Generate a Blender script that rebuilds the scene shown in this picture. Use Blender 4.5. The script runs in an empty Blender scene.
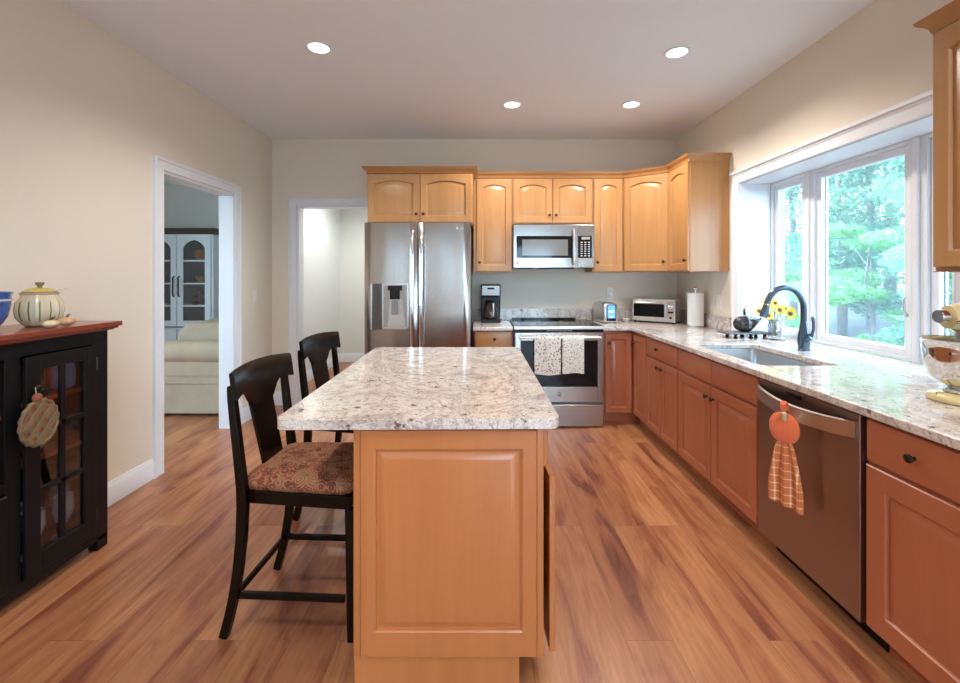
import bpy, bmesh, math, random
from mathutils import Vector, Matrix, noise
random.seed(7)
PI = math.pi
SC = bpy.context.scene
COL = SC.collection

# ------------------------------------------------------------------ camera, world, exposure
F_PX, HC = 440.0, 1.385
cam_d = bpy.data.cameras.new('camera')
cam_d.sensor_width = 36.0
cam_d.lens = 36.0 * F_PX / 960.0
cam_d.shift_x = -2.0 / 960.0
cam_d.shift_y = -65.5 / 960.0
cam_d.clip_start = 0.02
cam = bpy.data.objects.new('camera', cam_d)
COL.objects.link(cam)
cam.location = (0, 0, HC)
cam.rotation_euler = (PI/2, 0, 0)
SC.camera = cam
SC.view_settings.view_transform = 'Standard'
SC.view_settings.look = 'None'
SC.view_settings.gamma = 1
SC.view_settings.exposure = 0.07
SC.view_settings.use_curve_mapping = False
SC.cycles.max_bounces = 10
SC.cycles.diffuse_bounces = 6
SC.cycles.glossy_bounces = 4
SC.cycles.transparent_max_bounces = 12
SC.cycles.sample_clamp_indirect = 8
SC.cycles.use_denoising = True

world = bpy.data.worlds.new('sky')
SC.world = world
world.use_nodes = True
wn = world.node_tree.nodes; wl = world.node_tree.links
bg = wn['Background']
bg.inputs[0].default_value = (0.50, 0.76, 1.0, 1)
bg.inputs[1].default_value = 16.0

LAMP_W = 66.0
LAMP_COL = (1.0, 0.91, 0.82)

# ------------------------------------------------------------------ materials
def lin(c):
    return tuple(((v/255.0)/12.92 if v/255.0 <= 0.04045 else ((v/255.0+0.055)/1.055)**2.4) for v in c)
def new_mat(name):
    m = bpy.data.materials.new(name); m.use_nodes = True
    return m, m.node_tree.nodes, m.node_tree.links, m.node_tree.nodes['Principled BSDF']
def plain(name, col, rough=0.5, metal=0.0, spec=0.5, coat=0.0, bump=0.0, bscale=200.0, trans=0.0, sheen=0.0, var=0.0, vscale=6.0):
    m, n, l, p = new_mat(name)
    p.inputs['Base Color'].default_value = (*col, 1)
    p.inputs['Roughness'].default_value = rough
    p.inputs['Metallic'].default_value = metal
    p.inputs['Specular IOR Level'].default_value = spec
    p.inputs['Coat Weight'].default_value = coat
    p.inputs['Transmission Weight'].default_value = trans
    p.inputs['Sheen Weight'].default_value = sheen
    tc = n.new('ShaderNodeTexCoord')
    if bump:
        t = n.new('ShaderNodeTexNoise'); t.inputs['Scale'].default_value = bscale
        l.new(tc.outputs['Object'], t.inputs['Vector'])
        b = n.new('ShaderNodeBump'); b.inputs['Strength'].default_value = bump; b.inputs['Distance'].default_value = 0.002
        l.new(t.outputs['Fac'], b.inputs['Height']); l.new(b.outputs['Normal'], p.inputs['Normal'])
    if var:
        t = n.new('ShaderNodeTexNoise'); t.inputs['Scale'].default_value = vscale; t.inputs['Detail'].default_value = 4
        l.new(tc.outputs['Object'], t.inputs['Vector'])
        mx = ramp(n, l, t.outputs['Fac'], [(0.3, tuple(c*(1-var) for c in col)), (0.7, tuple(min(1, c*(1+var)) for c in col))])
        l.new(mx, p.inputs['Base Color'])
    return m
def ramp(n, l, fac, stops):
    r = n.new('ShaderNodeValToRGB')
    e = r.color_ramp.elements
    while len(e) < len(stops): e.new(0.5)
    for k, (pos, c) in enumerate(stops):
        e[k].position = pos; e[k].color = (*c, 1)
    l.new(fac, r.inputs['Fac'])
    return r.outputs['Color']
def mapping(n, l, scale, src='Object', rot=(0, 0, 0), rand=True):
    tc = n.new('ShaderNodeTexCoord'); mp = n.new('ShaderNodeMapping')
    mp.inputs['Scale'].default_value = scale; mp.inputs['Rotation'].default_value = rot
    if rand:
        oi = n.new('ShaderNodeObjectInfo'); ml = n.new('ShaderNodeMath'); ml.operation = 'MULTIPLY'
        ml.inputs[1].default_value = 37.0
        l.new(oi.outputs['Random'], ml.inputs[0])
        ad = n.new('ShaderNodeVectorMath'); ad.operation = 'ADD'
        l.new(tc.outputs[src], ad.inputs[0]); l.new(ml.outputs[0], ad.inputs[1])
        l.new(ad.outputs[0], mp.inputs['Vector'])
    else:
        l.new(tc.outputs[src], mp.inputs['Vector'])
    return mp.outputs['Vector']
def wood(name, c1, c2, axis='Z', rough=0.32, fine=22.0, coat=0.15):
    m, n, l, p = new_mat(name)
    s = {'Z': (fine, fine, 1.3), 'X': (1.3, fine, fine), 'Y': (fine, 1.3, fine)}[axis]
    v = mapping(n, l, s)
    t = n.new('ShaderNodeTexNoise'); t.inputs['Scale'].default_value = 1.0; t.inputs['Detail'].default_value = 6
    t.inputs['Distortion'].default_value = 0.6
    l.new(v, t.inputs['Vector'])
    s2 = tuple(a*0.16 for a in s)
    v2 = mapping(n, l, s2)
    t2 = n.new('ShaderNodeTexNoise'); t2.inputs['Scale'].default_value = 1.0; t2.inputs['Detail'].default_value = 3
    l.new(v2, t2.inputs['Vector'])
    ad = n.new('ShaderNodeMath'); ad.operation = 'MULTIPLY_ADD'; ad.inputs[1].default_value = 0.45
    l.new(t.outputs['Fac'], ad.inputs[0])
    m2 = n.new('ShaderNodeMath'); m2.operation = 'MULTIPLY'; m2.inputs[1].default_value = 0.55
    l.new(t2.outputs['Fac'], m2.inputs[0]); l.new(m2.outputs[0], ad.inputs[2])
    l.new(ramp(n, l, ad.outputs[0], [(0.34, c2), (0.66, c1)]), p.inputs['Base Color'])
    p.inputs['Roughness'].default_value = rough
    p.inputs['Coat Weight'].default_value = coat; p.inputs['Coat Roughness'].default_value = 0.25
    return m
MAPLE = wood('maple_vertical', (0.48, 0.25, 0.098), (0.38, 0.185, 0.064))
MAPLE_H = wood('maple_horizontal', (0.46, 0.225, 0.085), (0.38, 0.175, 0.058), 'X')
HONEY = wood('honey_maple_vertical', (0.50, 0.185, 0.062), (0.42, 0.145, 0.045))
BOUNCE_MAPLE = wood('bounce_red_maple_vertical', (0.43, 0.145, 0.068), (0.35, 0.108, 0.047))  # redder maple stain, with red floor bounce put into the colour
BOUNCE_MAPLE_H = wood('bounce_red_maple_horizontal', (0.43, 0.145, 0.068), (0.35, 0.108, 0.047), 'X')
CHERRY = wood('cherry_board', (0.30, 0.065, 0.028), (0.18, 0.035, 0.018), 'X', rough=0.22, coat=0.4)
def granite():
    m, n, l, p = new_mat('pale_granite')
    v = mapping(n, l, (1, 1, 1), rand=False)
    a = n.new('ShaderNodeTexNoise'); a.inputs['Scale'].default_value = 5.5; a.inputs['Detail'].default_value = 7; a.inputs['Roughness'].default_value = 0.62; a.inputs['Distortion'].default_value = 1.4
    l.new(v, a.inputs['Vector'])
    base = ramp(n, l, a.outputs['Fac'], [(0.28, (0.38, 0.33, 0.32)), (0.38, (0.56, 0.51, 0.48)), (0.46, (0.68, 0.64, 0.60)), (0.60, (0.74, 0.71, 0.67)), (0.74, (0.56, 0.48, 0.39))])
    # veins
    b = n.new('ShaderNodeTexNoise'); b.inputs['Scale'].default_value = 3.2; b.inputs['Detail'].default_value = 9; b.inputs['Roughness'].default_value = 0.72; b.inputs['Distortion'].default_value = 2.4
    l.new(v, b.inputs['Vector'])
    vm = ramp(n, l, b.outputs['Fac'], [(0.48, (0, 0, 0)), (0.496, (0.85, 0.85, 0.85)), (0.506, (0.85, 0.85, 0.85)), (0.524, (0, 0, 0))])
    mx = n.new('ShaderNodeMix'); mx.data_type = 'RGBA'
    l.new(vm, mx.inputs[0]); l.new(base, mx.inputs[6]); mx.inputs[7].default_value = (0.36, 0.27, 0.26, 1)
    # dark specks
    c = n.new('ShaderNodeTexNoise'); c.inputs['Scale'].default_value = 26; c.inputs['Detail'].default_value = 5; c.inputs['Roughness'].default_value = 0.6
    l.new(v, c.inputs['Vector'])
    sm = ramp(n, l, c.outputs['Fac'], [(0.61, (0, 0, 0)), (0.68, (1, 1, 1))])
    mx2 = n.new('ShaderNodeMix'); mx2.data_type = 'RGBA'
    l.new(sm, mx2.inputs[0]); l.new(mx.outputs[2], mx2.inputs[6]); mx2.inputs[7].default_value = (0.16, 0.10, 0.07, 1)
    d = n.new('ShaderNodeTexNoise'); d.inputs['Scale'].default_value = 150; d.inputs['Detail'].default_value = 2
    l.new(v, d.inputs['Vector'])
    gm = ramp(n, l, d.outputs['Fac'], [(0.35, (0.72, 0.70, 0.69)), (0.6, (1, 1, 1))])
    mu = n.new('ShaderNodeMix'); mu.data_type = 'RGBA'; mu.blend_type = 'MULTIPLY'; mu.inputs[0].default_value = 1
    l.new(mx2.outputs[2], mu.inputs[6]); l.new(gm, mu.inputs[7])
    l.new(mu.outputs[2], p.inputs['Base Color'])
    p.inputs['Roughness'].default_value = 0.10
    p.inputs['Specular IOR Level'].default_value = 0.6
    return m
GRANITE = granite()
def plank_floor():
    m, n, l, p = new_mat('oak_plank_floor')
    v = mapping(n, l, (1, 1, 1), rot=(0, 0, PI/2), rand=False)
    def brick(c1, c2, mort):
        b = n.new('ShaderNodeTexBrick')
        b.offset = 0.37; b.offset_frequency = 3
        b.inputs['Color1'].default_value = c1; b.inputs['Color2'].default_value = c2; b.inputs['Mortar'].default_value = mort
        b.inputs['Scale'].default_value = 1.0; b.inputs['Mortar Size'].default_value = 0.0012
        b.inputs['Brick Width'].default_value = 1.22; b.inputs['Row Height'].default_value = 0.182
        b.inputs['Mortar Smooth'].default_value = 0.2
        l.new(v, b.inputs['Vector'])
        return b
    b = brick((0, 0, 0, 1), (1, 1, 1, 1), (0.5, 0.5, 0.5, 1))
    # shift the grain per plank
    sc = n.new('ShaderNodeVectorMath'); sc.operation = 'MULTIPLY_ADD'
    sc.inputs[1].default_value = (3.1, 5.3, 0)
    tc = n.new('ShaderNodeTexCoord')
    l.new(b.outputs['Color'], sc.inputs[0]); l.new(tc.outputs['Object'], sc.inputs[2])
    def grain(sx, sy, det, dist, rough=0.5):
        mp = n.new('ShaderNodeMapping'); mp.inputs['Scale'].default_value = (sx, sy, 1)
        l.new(sc.outputs[0], mp.inputs['Vector'])
        t = n.new('ShaderNodeTexNoise'); t.inputs['Scale'].default_value = 1; t.inputs['Detail'].default_value = det
        t.inputs['Distortion'].default_value = dist; t.inputs['Roughness'].default_value = rough
        l.new(mp.outputs[0], t.inputs['Vector'])
        return t.outputs['Fac']
    g1 = grain(6.5, 0.85, 6, 1.1, 0.62)
    g2 = grain(60.0, 3.5, 4, 0.6)
    base = ramp(n, l, g1, [(0.30, (0.14, 0.040, 0.024)), (0.40, (0.27, 0.092, 0.046)), (0.48, (0.37, 0.158, 0.074)), (0.60, (0.45, 0.212, 0.098)), (0.72, (0.36, 0.145, 0.068))])
    fine = ramp(n, l, g2, [(0.35, (0.87, 0.84, 0.82)), (0.62, (1.04, 1.04, 1.04))])
    mu = n.new('ShaderNodeMix'); mu.data_type = 'RGBA'; mu.blend_type = 'MULTIPLY'; mu.inputs[0].default_value = 1
    l.new(base, mu.inputs[6]); l.new(fine, mu.inputs[7])
    tone = ramp(n, l, b.outputs['Color'], [(0.0, (0.80, 0.70, 0.68)), (1.0, (1.06, 1.06, 1.02))])
    mu2 = n.new('ShaderNodeMix'); mu2.data_type = 'RGBA'; mu2.blend_type = 'MULTIPLY'; mu2.inputs[0].default_value = 1
    l.new(mu.outputs[2], mu2.inputs[6]); l.new(tone, mu2.inputs[7])
    mo = n.new('ShaderNodeMix'); mo.data_type = 'RGBA'; mo.blend_type = 'MIX'
    k = n.new('ShaderNodeMath'); k.operation = 'MULTIPLY'; k.inputs[1].default_value = 0.55
    l.new(b.outputs['Fac'], k.inputs[0])
    l.new(k.outputs[0], mo.inputs[0]); l.new(mu2.outputs[2], mo.inputs[6]); mo.inputs[7].default_value = (0.10, 0.04, 0.02, 1)
    l.new(mo.outputs[2], p.inputs['Base Color'])
    p.inputs['Roughness'].default_value = 0.34
    bp = n.new('ShaderNodeBump'); bp.inputs['Strength'].default_value = 0.15; bp.inputs['Distance'].default_value = 0.002
    l.new(g2, bp.inputs['Height']); l.new(bp.outputs['Normal'], p.inputs['Normal'])
    return m
FLOOR = plank_floor()
def steel(name, col=(0.60, 0.58, 0.56), rough=0.24, brushed='Z', wave=0.5):
    m, n, l, p = new_mat(name)
    p.inputs['Base Color'].default_value = (*col, 1); p.inputs['Metallic'].default_value = 1
    s = {'Z': (260, 260, 3), 'X': (3, 260, 260)}[brushed]
    v = mapping(n, l, s)
    t = n.new('ShaderNodeTexNoise'); t.inputs['Scale'].default_value = 1; t.inputs['Detail'].default_value = 2
    l.new(v, t.inputs['Vector'])
    mr = n.new('ShaderNodeMapRange'); mr.inputs[3].default_value = rough-0.05; mr.inputs[4].default_value = rough+0.08
    l.new(t.outputs['Fac'], mr.inputs[0]); l.new(mr.outputs[0], p.inputs['Roughness'])
    v2 = mapping(n, l, (5, 5, 1.6))
    t2 = n.new('ShaderNodeTexNoise'); t2.inputs['Scale'].default_value = 1; t2.inputs['Detail'].default_value = 1
    l.new(v2, t2.inputs['Vector'])
    b = n.new('ShaderNodeBump'); b.inputs['Strength'].default_value = wave; b.inputs['Distance'].default_value = 0.006
    l.new(t2.outputs['Fac'], b.inputs['Height']); l.new(b.outputs['Normal'], p.inputs['Normal'])
    return m
STEEL = steel('brushed_stainless', (0.42, 0.39, 0.365), 0.20)
STEEL_D = steel('dark_stainless', (0.34, 0.27, 0.24), 0.30, 'X', 0.2)
CHROME = plain('polished_metal', (0.80, 0.80, 0.80), 0.12, 1.0)
SATIN = plain('satin_metal', (0.66, 0.65, 0.64), 0.28, 1.0)
BRONZE = plain('dark_bronze', (0.045, 0.034, 0.028), 0.35, 0.8)
WALLP = plain('cream_wall_paint', (0.74, 0.68, 0.58), 0.75, bump=0.08, bscale=260)
HALLP = plain('pale_hall_paint', (0.72, 0.75, 0.74), 0.75)
LIVP = plain('grey_blue_paint', (0.78, 0.74, 0.70), 0.75)
CEILP = plain('ceiling_paint', (0.79, 0.83, 0.88), 0.85)
WHITE = plain('white_trim_paint', (0.75, 0.785, 0.83), 0.38)
WHITEP = plain('white_plastic', (0.80, 0.79, 0.76), 0.35)
BLACKP = plain('black_plastic', (0.009, 0.009, 0.010), 0.3, spec=0.25)
BLACKG = plain('black_glass', (0.008, 0.008, 0.009), 0.06, spec=0.3)
EBONY = plain('ebony_wood', (0.006, 0.004, 0.003), 0.22, spec=0.22)
BLACKW = plain('black_painted_wood', (0.006, 0.006, 0.007), 0.42, spec=0.25)
GLASSY = plain('pale_glassware', (0.42, 0.45, 0.48), 0.12, spec=0.8)
DARKIN = plain('dark_interior', (0.02, 0.018, 0.016), 0.7)
GREYP = plain('grey_plastic', (0.22, 0.22, 0.23), 0.4)
def glassmat(name, tint=(1, 1, 1), ior=1.45, rough=0.0, extra=0.0):
    m = bpy.data.materials.new(name); m.use_nodes = True
    n = m.node_tree.nodes; l = m.node_tree.links; n.clear()
    o = n.new('ShaderNodeOutputMaterial'); mx = n.new('ShaderNodeMixShader')
    tr = n.new('ShaderNodeBsdfTransparent'); tr.inputs[0].default_value = (*tint, 1)
    gl = n.new('ShaderNodeBsdfGlossy'); gl.inputs['Roughness'].default_value = rough
    fr = n.new('ShaderNodeLayerWeight'); pw = n.new('ShaderNodeMath'); pw.operation = 'POWER'; pw.inputs[1].default_value = 5
    l.new(fr.outputs['Facing'], pw.inputs[0])
    ma = n.new('ShaderNodeMath'); ma.operation = 'MULTIPLY_ADD'; ma.inputs[1].default_value = 0.9; ma.use_clamp = True
    ma.inputs[2].default_value = ((ior-1)/(ior+1))**2 + extra
    l.new(pw.outputs[0], ma.inputs[0]); l.new(ma.outputs[0], mx.inputs[0])
    l.new(tr.outputs[0], mx.inputs[1]); l.new(gl.outputs[0], mx.inputs[2]); l.new(mx.outputs[0], o.inputs[0])
    return m
PANE = glassmat('window_glass', (0.96, 0.98, 0.98))
GLASS = glassmat('clear_glass', (0.88, 0.90, 0.92), 1.5, 0.02, 0.06)
SCREEN = bpy.data.materials.new('insect_screen_mesh'); SCREEN.use_nodes = True
_n = SCREEN.node_tree.nodes; _l = SCREEN.node_tree.links; _n.clear()
_o = _n.new('ShaderNodeOutputMaterial'); _m = _n.new('ShaderNodeMixShader'); _m.inputs[0].default_value = 0.05
_t = _n.new('ShaderNodeBsdfTransparent'); _d = _n.new('ShaderNodeBsdfTranslucent'); _d.inputs[0].default_value = (0.42, 0.50, 0.60, 1)
_l.new(_t.outputs[0], _m.inputs[1]); _l.new(_d.outputs[0], _m.inputs[2]); _l.new(_m.outputs[0], _o.inputs[0])
def emit(name, col, s):
    m, n, l, p = new_mat(name)
    p.inputs['Base Color'].default_value = (*col, 1)
    p.inputs['Emission Color'].default_value = (*col, 1); p.inputs['Emission Strength'].default_value = s
    return m
LENS = emit('lamp_lens', (1.0, 0.93, 0.82), 9.0)

# ------------------------------------------------------------------ mesh helpers
class G:
    def __init__(s, M=None):
        s.v = []; s.f = []; s.m = []; s.M = M; s.mi = 0
    def add(s, vs, fs):
        b = len(s.v)
        s.v += [tuple(s.M @ Vector(p)) if s.M else tuple(p) for p in vs]
        s.f += [tuple(b+i for i in f) for f in fs]; s.m += [s.mi]*len(fs)
        return s
    def box(s, x0, x1, y0, y1, z0, z1):
        vs = [(x0,y0,z0),(x1,y0,z0),(x1,y1,z0),(x0,y1,z0),(x0,y0,z1),(x1,y0,z1),(x1,y1,z1),(x0,y1,z1)]
        return s.add(vs, [(3,2,1,0),(4,5,6,7),(0,1,5,4),(1,2,6,5),(2,3,7,6),(3,0,4,7)])
    def loops(s, L, cap0=True, cap1=True, closed=True):
        n = len(L[0]); vs = [p for q in L for p in q]; fs = []
        for i in range(len(L)-1):
            for j in range(n if closed else n-1):
                k = (j+1) % n
                fs.append((i*n+j, i*n+k, (i+1)*n+k, (i+1)*n+j))
        if cap0: fs.append(tuple(range(n-1, -1, -1)))
        if cap1: fs.append(tuple((len(L)-1)*n+j for j in range(n)))
        return s.add(vs, fs)
    def lathe(s, prof, c=(0,0,0), n=32, axis='Z', cap0=True, cap1=True):
        L = []
        for r, z in prof:
            q = []
            for j in range(n):
                a = 2*PI*j/n; x, y = r*math.cos(a), r*math.sin(a)
                p = {'Z': (x, y, z), 'Y': (x, -z, y), 'X': (z, x, y)}[axis]
                if axis == 'Y': p = (x, z, -y)
                q.append((c[0]+p[0], c[1]+p[1], c[2]+p[2]))
            L.append(q)
        return s.loops(L, cap0, cap1)
    def cyl(s, p0, p1, r0, r1=None, n=16):
        return s.tube([p0, p1], [r0, r0 if r1 is None else r1], n)
    def tube(s, pts, r, n=12, sx=1.0, up=None):
        pts = [Vector(p) for p in pts]
        rs = r if isinstance(r, (list, tuple)) else [r]*len(pts)
        L = []; ref = None
        for i, p in enumerate(pts):
            t = (pts[min(i+1, len(pts)-1)]-pts[max(i-1, 0)]).normalized()
            if ref is None:
                ref = Vector(up) if up else (Vector((0,0,1)) if abs(t.z) < 0.9 else Vector((1,0,0)))
            a = t.cross(ref).normalized(); b = a.cross(t).normalized(); ref = b
            L.append([tuple(p + a*(rs[i]*sx*math.cos(2*PI*j/n)) + b*(rs[i]*math.sin(2*PI*j/n))) for j in range(n)])
        return s.loops(L)
    def bar(s, pts, w, d, side=(0,1,0)):
        """square section bar along pts; w along side, d across"""
        pts = [Vector(p) for p in pts]; L = []
        sd = Vector(side)
        for i, p in enumerate(pts):
            t = (pts[min(i+1, len(pts)-1)]-pts[max(i-1, 0)]).normalized()
            a = (sd - t*sd.dot(t)).normalized(); b = t.cross(a).normalized()
            wi = w[i] if isinstance(w, (list, tuple)) else w; di = d[i] if isinstance(d, (list, tuple)) else d
            L.append([tuple(p+a*wi/2*u+b*di/2*v) for u, v in ((1,1),(-1,1),(-1,-1),(1,-1))])
        return s.loops(L)
    def prism(s, poly, z0, z1):
        return s.loops([[(x, y, z0) for x, y in poly], [(x, y, z1) for x, y in poly]])
    def sweep(s, path, prof, caps=True):
        """path in plan (x,y); prof (outward to the right of travel, z)"""
        L = []
        n = len(path)
        for i, p in enumerate(path):
            d0 = Vector(path[i])-Vector(path[i-1]) if i else None
            d1 = Vector(path[i+1])-Vector(path[i]) if i < n-1 else None
            ns = [Vector((d.y, -d.x)).normalized() for d in (d0, d1) if d is not None]
            nn = sum(ns, Vector((0, 0))).normalized(); k = 1.0/max(0.3, nn.dot(ns[0]))
            L.append([(p[0]+nn.x*o*k, p[1]+nn.y*o*k, z) for o, z in prof])
        return s.loops(L, caps, caps)
    def ell(s, c, r, n=20, m=12):
        prof = []
        L = []
        for i in range(m+1):
            a = -PI/2+PI*i/m
            rr = max(0.02, math.cos(a))
            L.append([(c[0]+r[0]*rr*math.cos(2*PI*j/n), c[1]+r[1]*rr*math.sin(2*PI*j/n), c[2]+r[2]*math.sin(a)) for j in range(n)])
        return s.loops(L)
    def build(s, name, mats, parent=None, bevel=0.0, seg=2, smooth=35, label=None, sub=0):
        me = bpy.data.meshes.new(name)
        me.from_pydata(s.v, [], s.f)
        if not isinstance(mats, (list, tuple)): mats = [mats]
        for m in mats: me.materials.append(m)
        me.polygons.foreach_set('material_index', s.m)
        bm = bmesh.new(); bm.from_mesh(me); bmesh.ops.recalc_face_normals(bm, faces=bm.faces); bm.to_mesh(me); bm.free()
        if smooth:
            me.polygons.foreach_set('use_smooth', [True]*len(me.polygons))
            me.set_sharp_from_angle(angle=math.radians(smooth))
        me.update()
        o = bpy.data.objects.new(name, me); COL.objects.link(o)
        if parent: o.parent = parent
        if bevel:
            b = o.modifiers.new('bevel', 'BEVEL'); b.width = bevel; b.segments = seg; b.limit_method = 'ANGLE'; b.angle_limit = math.radians(40)
            b.harden_normals = True
        if sub:
            q = o.modifiers.new('sub', 'SUBSURF'); q.levels = sub; q.render_levels = sub
        if label: o['label'] = label
        return o
def tag(o, label, cat, group=None, kind=None):
    o['label'] = label; o['category'] = cat
    if group: o['group'] = group
    if kind: o['kind'] = kind
    return o
def thing(name, label, cat, loc=(0,0,0), rotz=0.0, group=None):
    o = bpy.data.objects.new(name, None); COL.objects.link(o)
    o.empty_display_size = 0.1
    o.location = loc; o.rotation_euler = (0, 0, rotz)
    return tag(o, label, cat, group)
def struct(o):
    o['kind'] = 'structure'; return o
def dup(root, loc, rotz, label=None):
    def cp(o, par):
        c = o.copy(); COL.objects.link(c); c.parent = par
        for ch in o.children: cp(ch, c)
        return c
    r = cp(root, None); r.location = loc; r.rotation_euler = (0, 0, rotz)
    if label: r['label'] = label
    return r
def text_mesh(txt, size, mat, parent, name, M, depth=0.0006):
    cu = bpy.data.curves.new(name, 'FONT'); cu.body = txt; cu.size = size; cu.extrude = depth
    cu.align_x = 'CENTER'; cu.align_y = 'CENTER'
    t = bpy.data.objects.new(name+'_tmp', cu); COL.objects.link(t)
    dg = bpy.context.evaluated_depsgraph_get()
    me = bpy.data.meshes.new_from_object(t.evaluated_get(dg))
    bpy.data.objects.remove(t)
    me.transform(M); me.materials.clear(); me.materials.append(mat)
    o = bpy.data.objects.new(name, me); COL.objects.link(o); o.parent = parent
    return o
FACE = Matrix(((1,0,0,0),(0,0,-1,0),(0,1,0,0),(0,0,0,1)))   # text plane -> facing -y

# ------------------------------------------------------------------ room shell
XL, XR, YB, ZC = -2.257, 2.10, 4.73, 2.858
YR = -2.6
FARY = 7.1
g = G(); g.box(-5.6, 2.3, YR-0.1, FARY+0.1, -0.12, 0.0); struct(g.build('floor', FLOOR, smooth=0))
g = G(); g.box(-5.6, 2.3, YR-0.1, FARY+0.1, ZC, ZC+0.12); struct(g.build('ceiling', CEILP, smooth=0))
DL0, DL1, DZ = 3.10, 4.01, 2.13         # left doorway
g = G()
g.box(XL-0.13, XL, YR, DL0, 0, ZC); g.box(XL-0.13, XL, DL1, YB, 0, ZC); g.box(XL-0.13, XL, DL0, DL1, DZ, ZC)
struct(g.build('wall_left', WALLP, smooth=0))
BX0, BX1, BZ = -1.985, -1.15, 2.14      # doorway in the far wall
g = G()
g.box(XL-0.13, BX0, YB, YB+0.12, 0, ZC); g.box(BX1, XR, YB, YB+0.12, 0, ZC); g.box(BX0, BX1, YB, YB+0.12, BZ, ZC)
struct(g.build('wall_back', WALLP, smooth=0))
WY0, WY1, WZ0, WZ1 = 1.95, 3.58, 0.88, 2.14
g = G()
g.box(XR, XR+0.14, YR, WY0, 0, ZC); g.box(XR, XR+0.14, WY1, YB+0.12, 0, ZC)
g.box(XR, XR+0.14, WY0, WY1, 0, WZ0-0.01); g.box(XR, XR+0.14, WY0, WY1, WZ1, ZC)
struct(g.build('wall_right', WALLP, smooth=0))
# wall behind the camera: a glazed patio door and two slim windows
g = G()
REAR = [(-2.00, -1.80, 0.9, 2.2), (-0.88, -0.70, 0.9, 2.2), (0.35, 1.85, 0.0, 2.2)]
xs = [XL-0.13] + [v for r in REAR for v in r[:2]] + [XR+0.14]
for k in range(0, len(xs), 2): g.box(xs[k], xs[k+1], YR-0.12, YR, 0, ZC)
for a, b, z0, z1 in REAR:
    g.box(a, b, YR-0.12, YR, z1, ZC)
    if z0 > 0: g.box(a, b, YR-0.12, YR, 0, z0)
struct(g.build('wall_rear', WALLP, smooth=0))
for k, (a, b, z0, z1) in enumerate(REAR):
    g = G(); w = 0.03 if k < 2 else 0.08
    g.box(a, a+w, YR-0.09, YR-0.03, z0, z1); g.box(b-w, b, YR-0.09, YR-0.03, z0, z1)
    g.box(a+w, b-w, YR-0.09, YR-0.03, z1-w, z1); g.box(a+w, b-w, YR-0.09, YR-0.03, z0, z0+w)
    if k == 2: g.box((a+b)/2-0.04, (a+b)/2+0.04, YR-0.09, YR-0.03, z0+w, z1-w)
    dr = struct(g.build('door_1' if k == 2 else 'window_%d' % (4+k), WHITE, bevel=0.004))
    g = G(); g.box(a+w, b-w, YR-0.063, YR-0.057, z0+w, z1-w); g.build('pane', PANE, dr, smooth=0)
# hall and living room shells
g = G(); g.box(-2.387, -2.29, YB+0.12, FARY, 0, ZC); struct(g.build('wall_hall', HALLP, smooth=0))
g = G(); g.box(-2.29, 2.2, FARY, FARY+0.1, 0, ZC); struct(g.build('wall_hall_end', plain('hall_end_paint', (0.70, 0.71, 0.67), 0.75), smooth=0))
g = G(); g.box(-0.95, -0.85, YB+0.12, FARY, 0, ZC); struct(g.build('wall_hall_right', HALLP, smooth=0))
g = G(); g.box(-5.6, -2.387, FARY, FARY+0.1, 0, ZC); struct(g.build('wall_living_end', LIVP, smooth=0))
g = G(); g.box(-5.6, XL-0.13, 0.9, 1.0, 0, ZC); struct(g.build('wall_living_near', LIVP, smooth=0))
g = G(); g.box(-5.6, -5.5, 1.0, 1.5, 0, ZC); g.box(-5.6, -5.5, 3.6, FARY, 0, ZC); g.box(-5.6, -5.5, 1.5, 3.6, 0, 0.8); g.box(-5.6, -5.5, 1.5, 3.6, 2.4, ZC)
struct(g.build('wall_living_left', LIVP, smooth=0))

# casings
CAS = [(0.0, 0.0), (0.0, 0.017), (0.003, 0.020), (0.011, 0.020), (0.014, 0.016), (0.060, 0.017), (0.066, 0.023), (0.080, 0.025), (0.086, 0.020), (0.088, 0.0)]
def casing(M, u0, u1, v0, v1, closed_bottom=False):
    """mitred casing round an opening; local plane (u, v), z = out of the wall"""
    g = G(M); g.sweep([(u0, v0), (u0, v1), (u1, v1), (u1, v0)][::-1], CAS); return g
WLEFT = Matrix(((0,0,1,XL),(1,0,0,0),(0,1,0,0),(0,0,0,1)))     # (u,v,w) -> (XL+w, u, v)
WBACK = Matrix(((1,0,0,0),(0,0,-1,YB),(0,1,0,0),(0,0,0,1)))    # -> (u, YB-w, v)
WRIGHT = Matrix(((0,0,-1,XR),(1,0,0,0),(0,1,0,0),(0,0,0,1)))   # -> (XR-w, u, v)
g = casing(WLEFT, DL0, DL1, 0, DZ); struct(g.build('trim_1', WHITE))
g = G(); g.box(XL-0.131, XL+0.001, DL0-0.002, DL0+0.018, 0, DZ); g.box(XL-0.131, XL+0.001, DL1-0.018, DL1+0.002, 0, DZ); g.box(XL-0.131, XL+0.001, DL0+0.018, DL1-0.018, DZ-0.018, DZ+0.002)
struct(g.build('trim_6', WHITE))
g = casing(WBACK, BX0, BX1, 0, BZ); struct(g.build('trim_2', WHITE))
g = G(); g.box(BX0-0.002, BX0+0.018, YB-0.001, YB+0.121, 0, BZ); g.box(BX1-0.018, BX1+0.002, YB-0.001, YB+0.121, 0, BZ); g.box(BX0+0.018, BX1-0.018, YB-0.001, YB+0.121, BZ-0.018, BZ+0.002)
struct(g.build('trim_7', WHITE))
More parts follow.
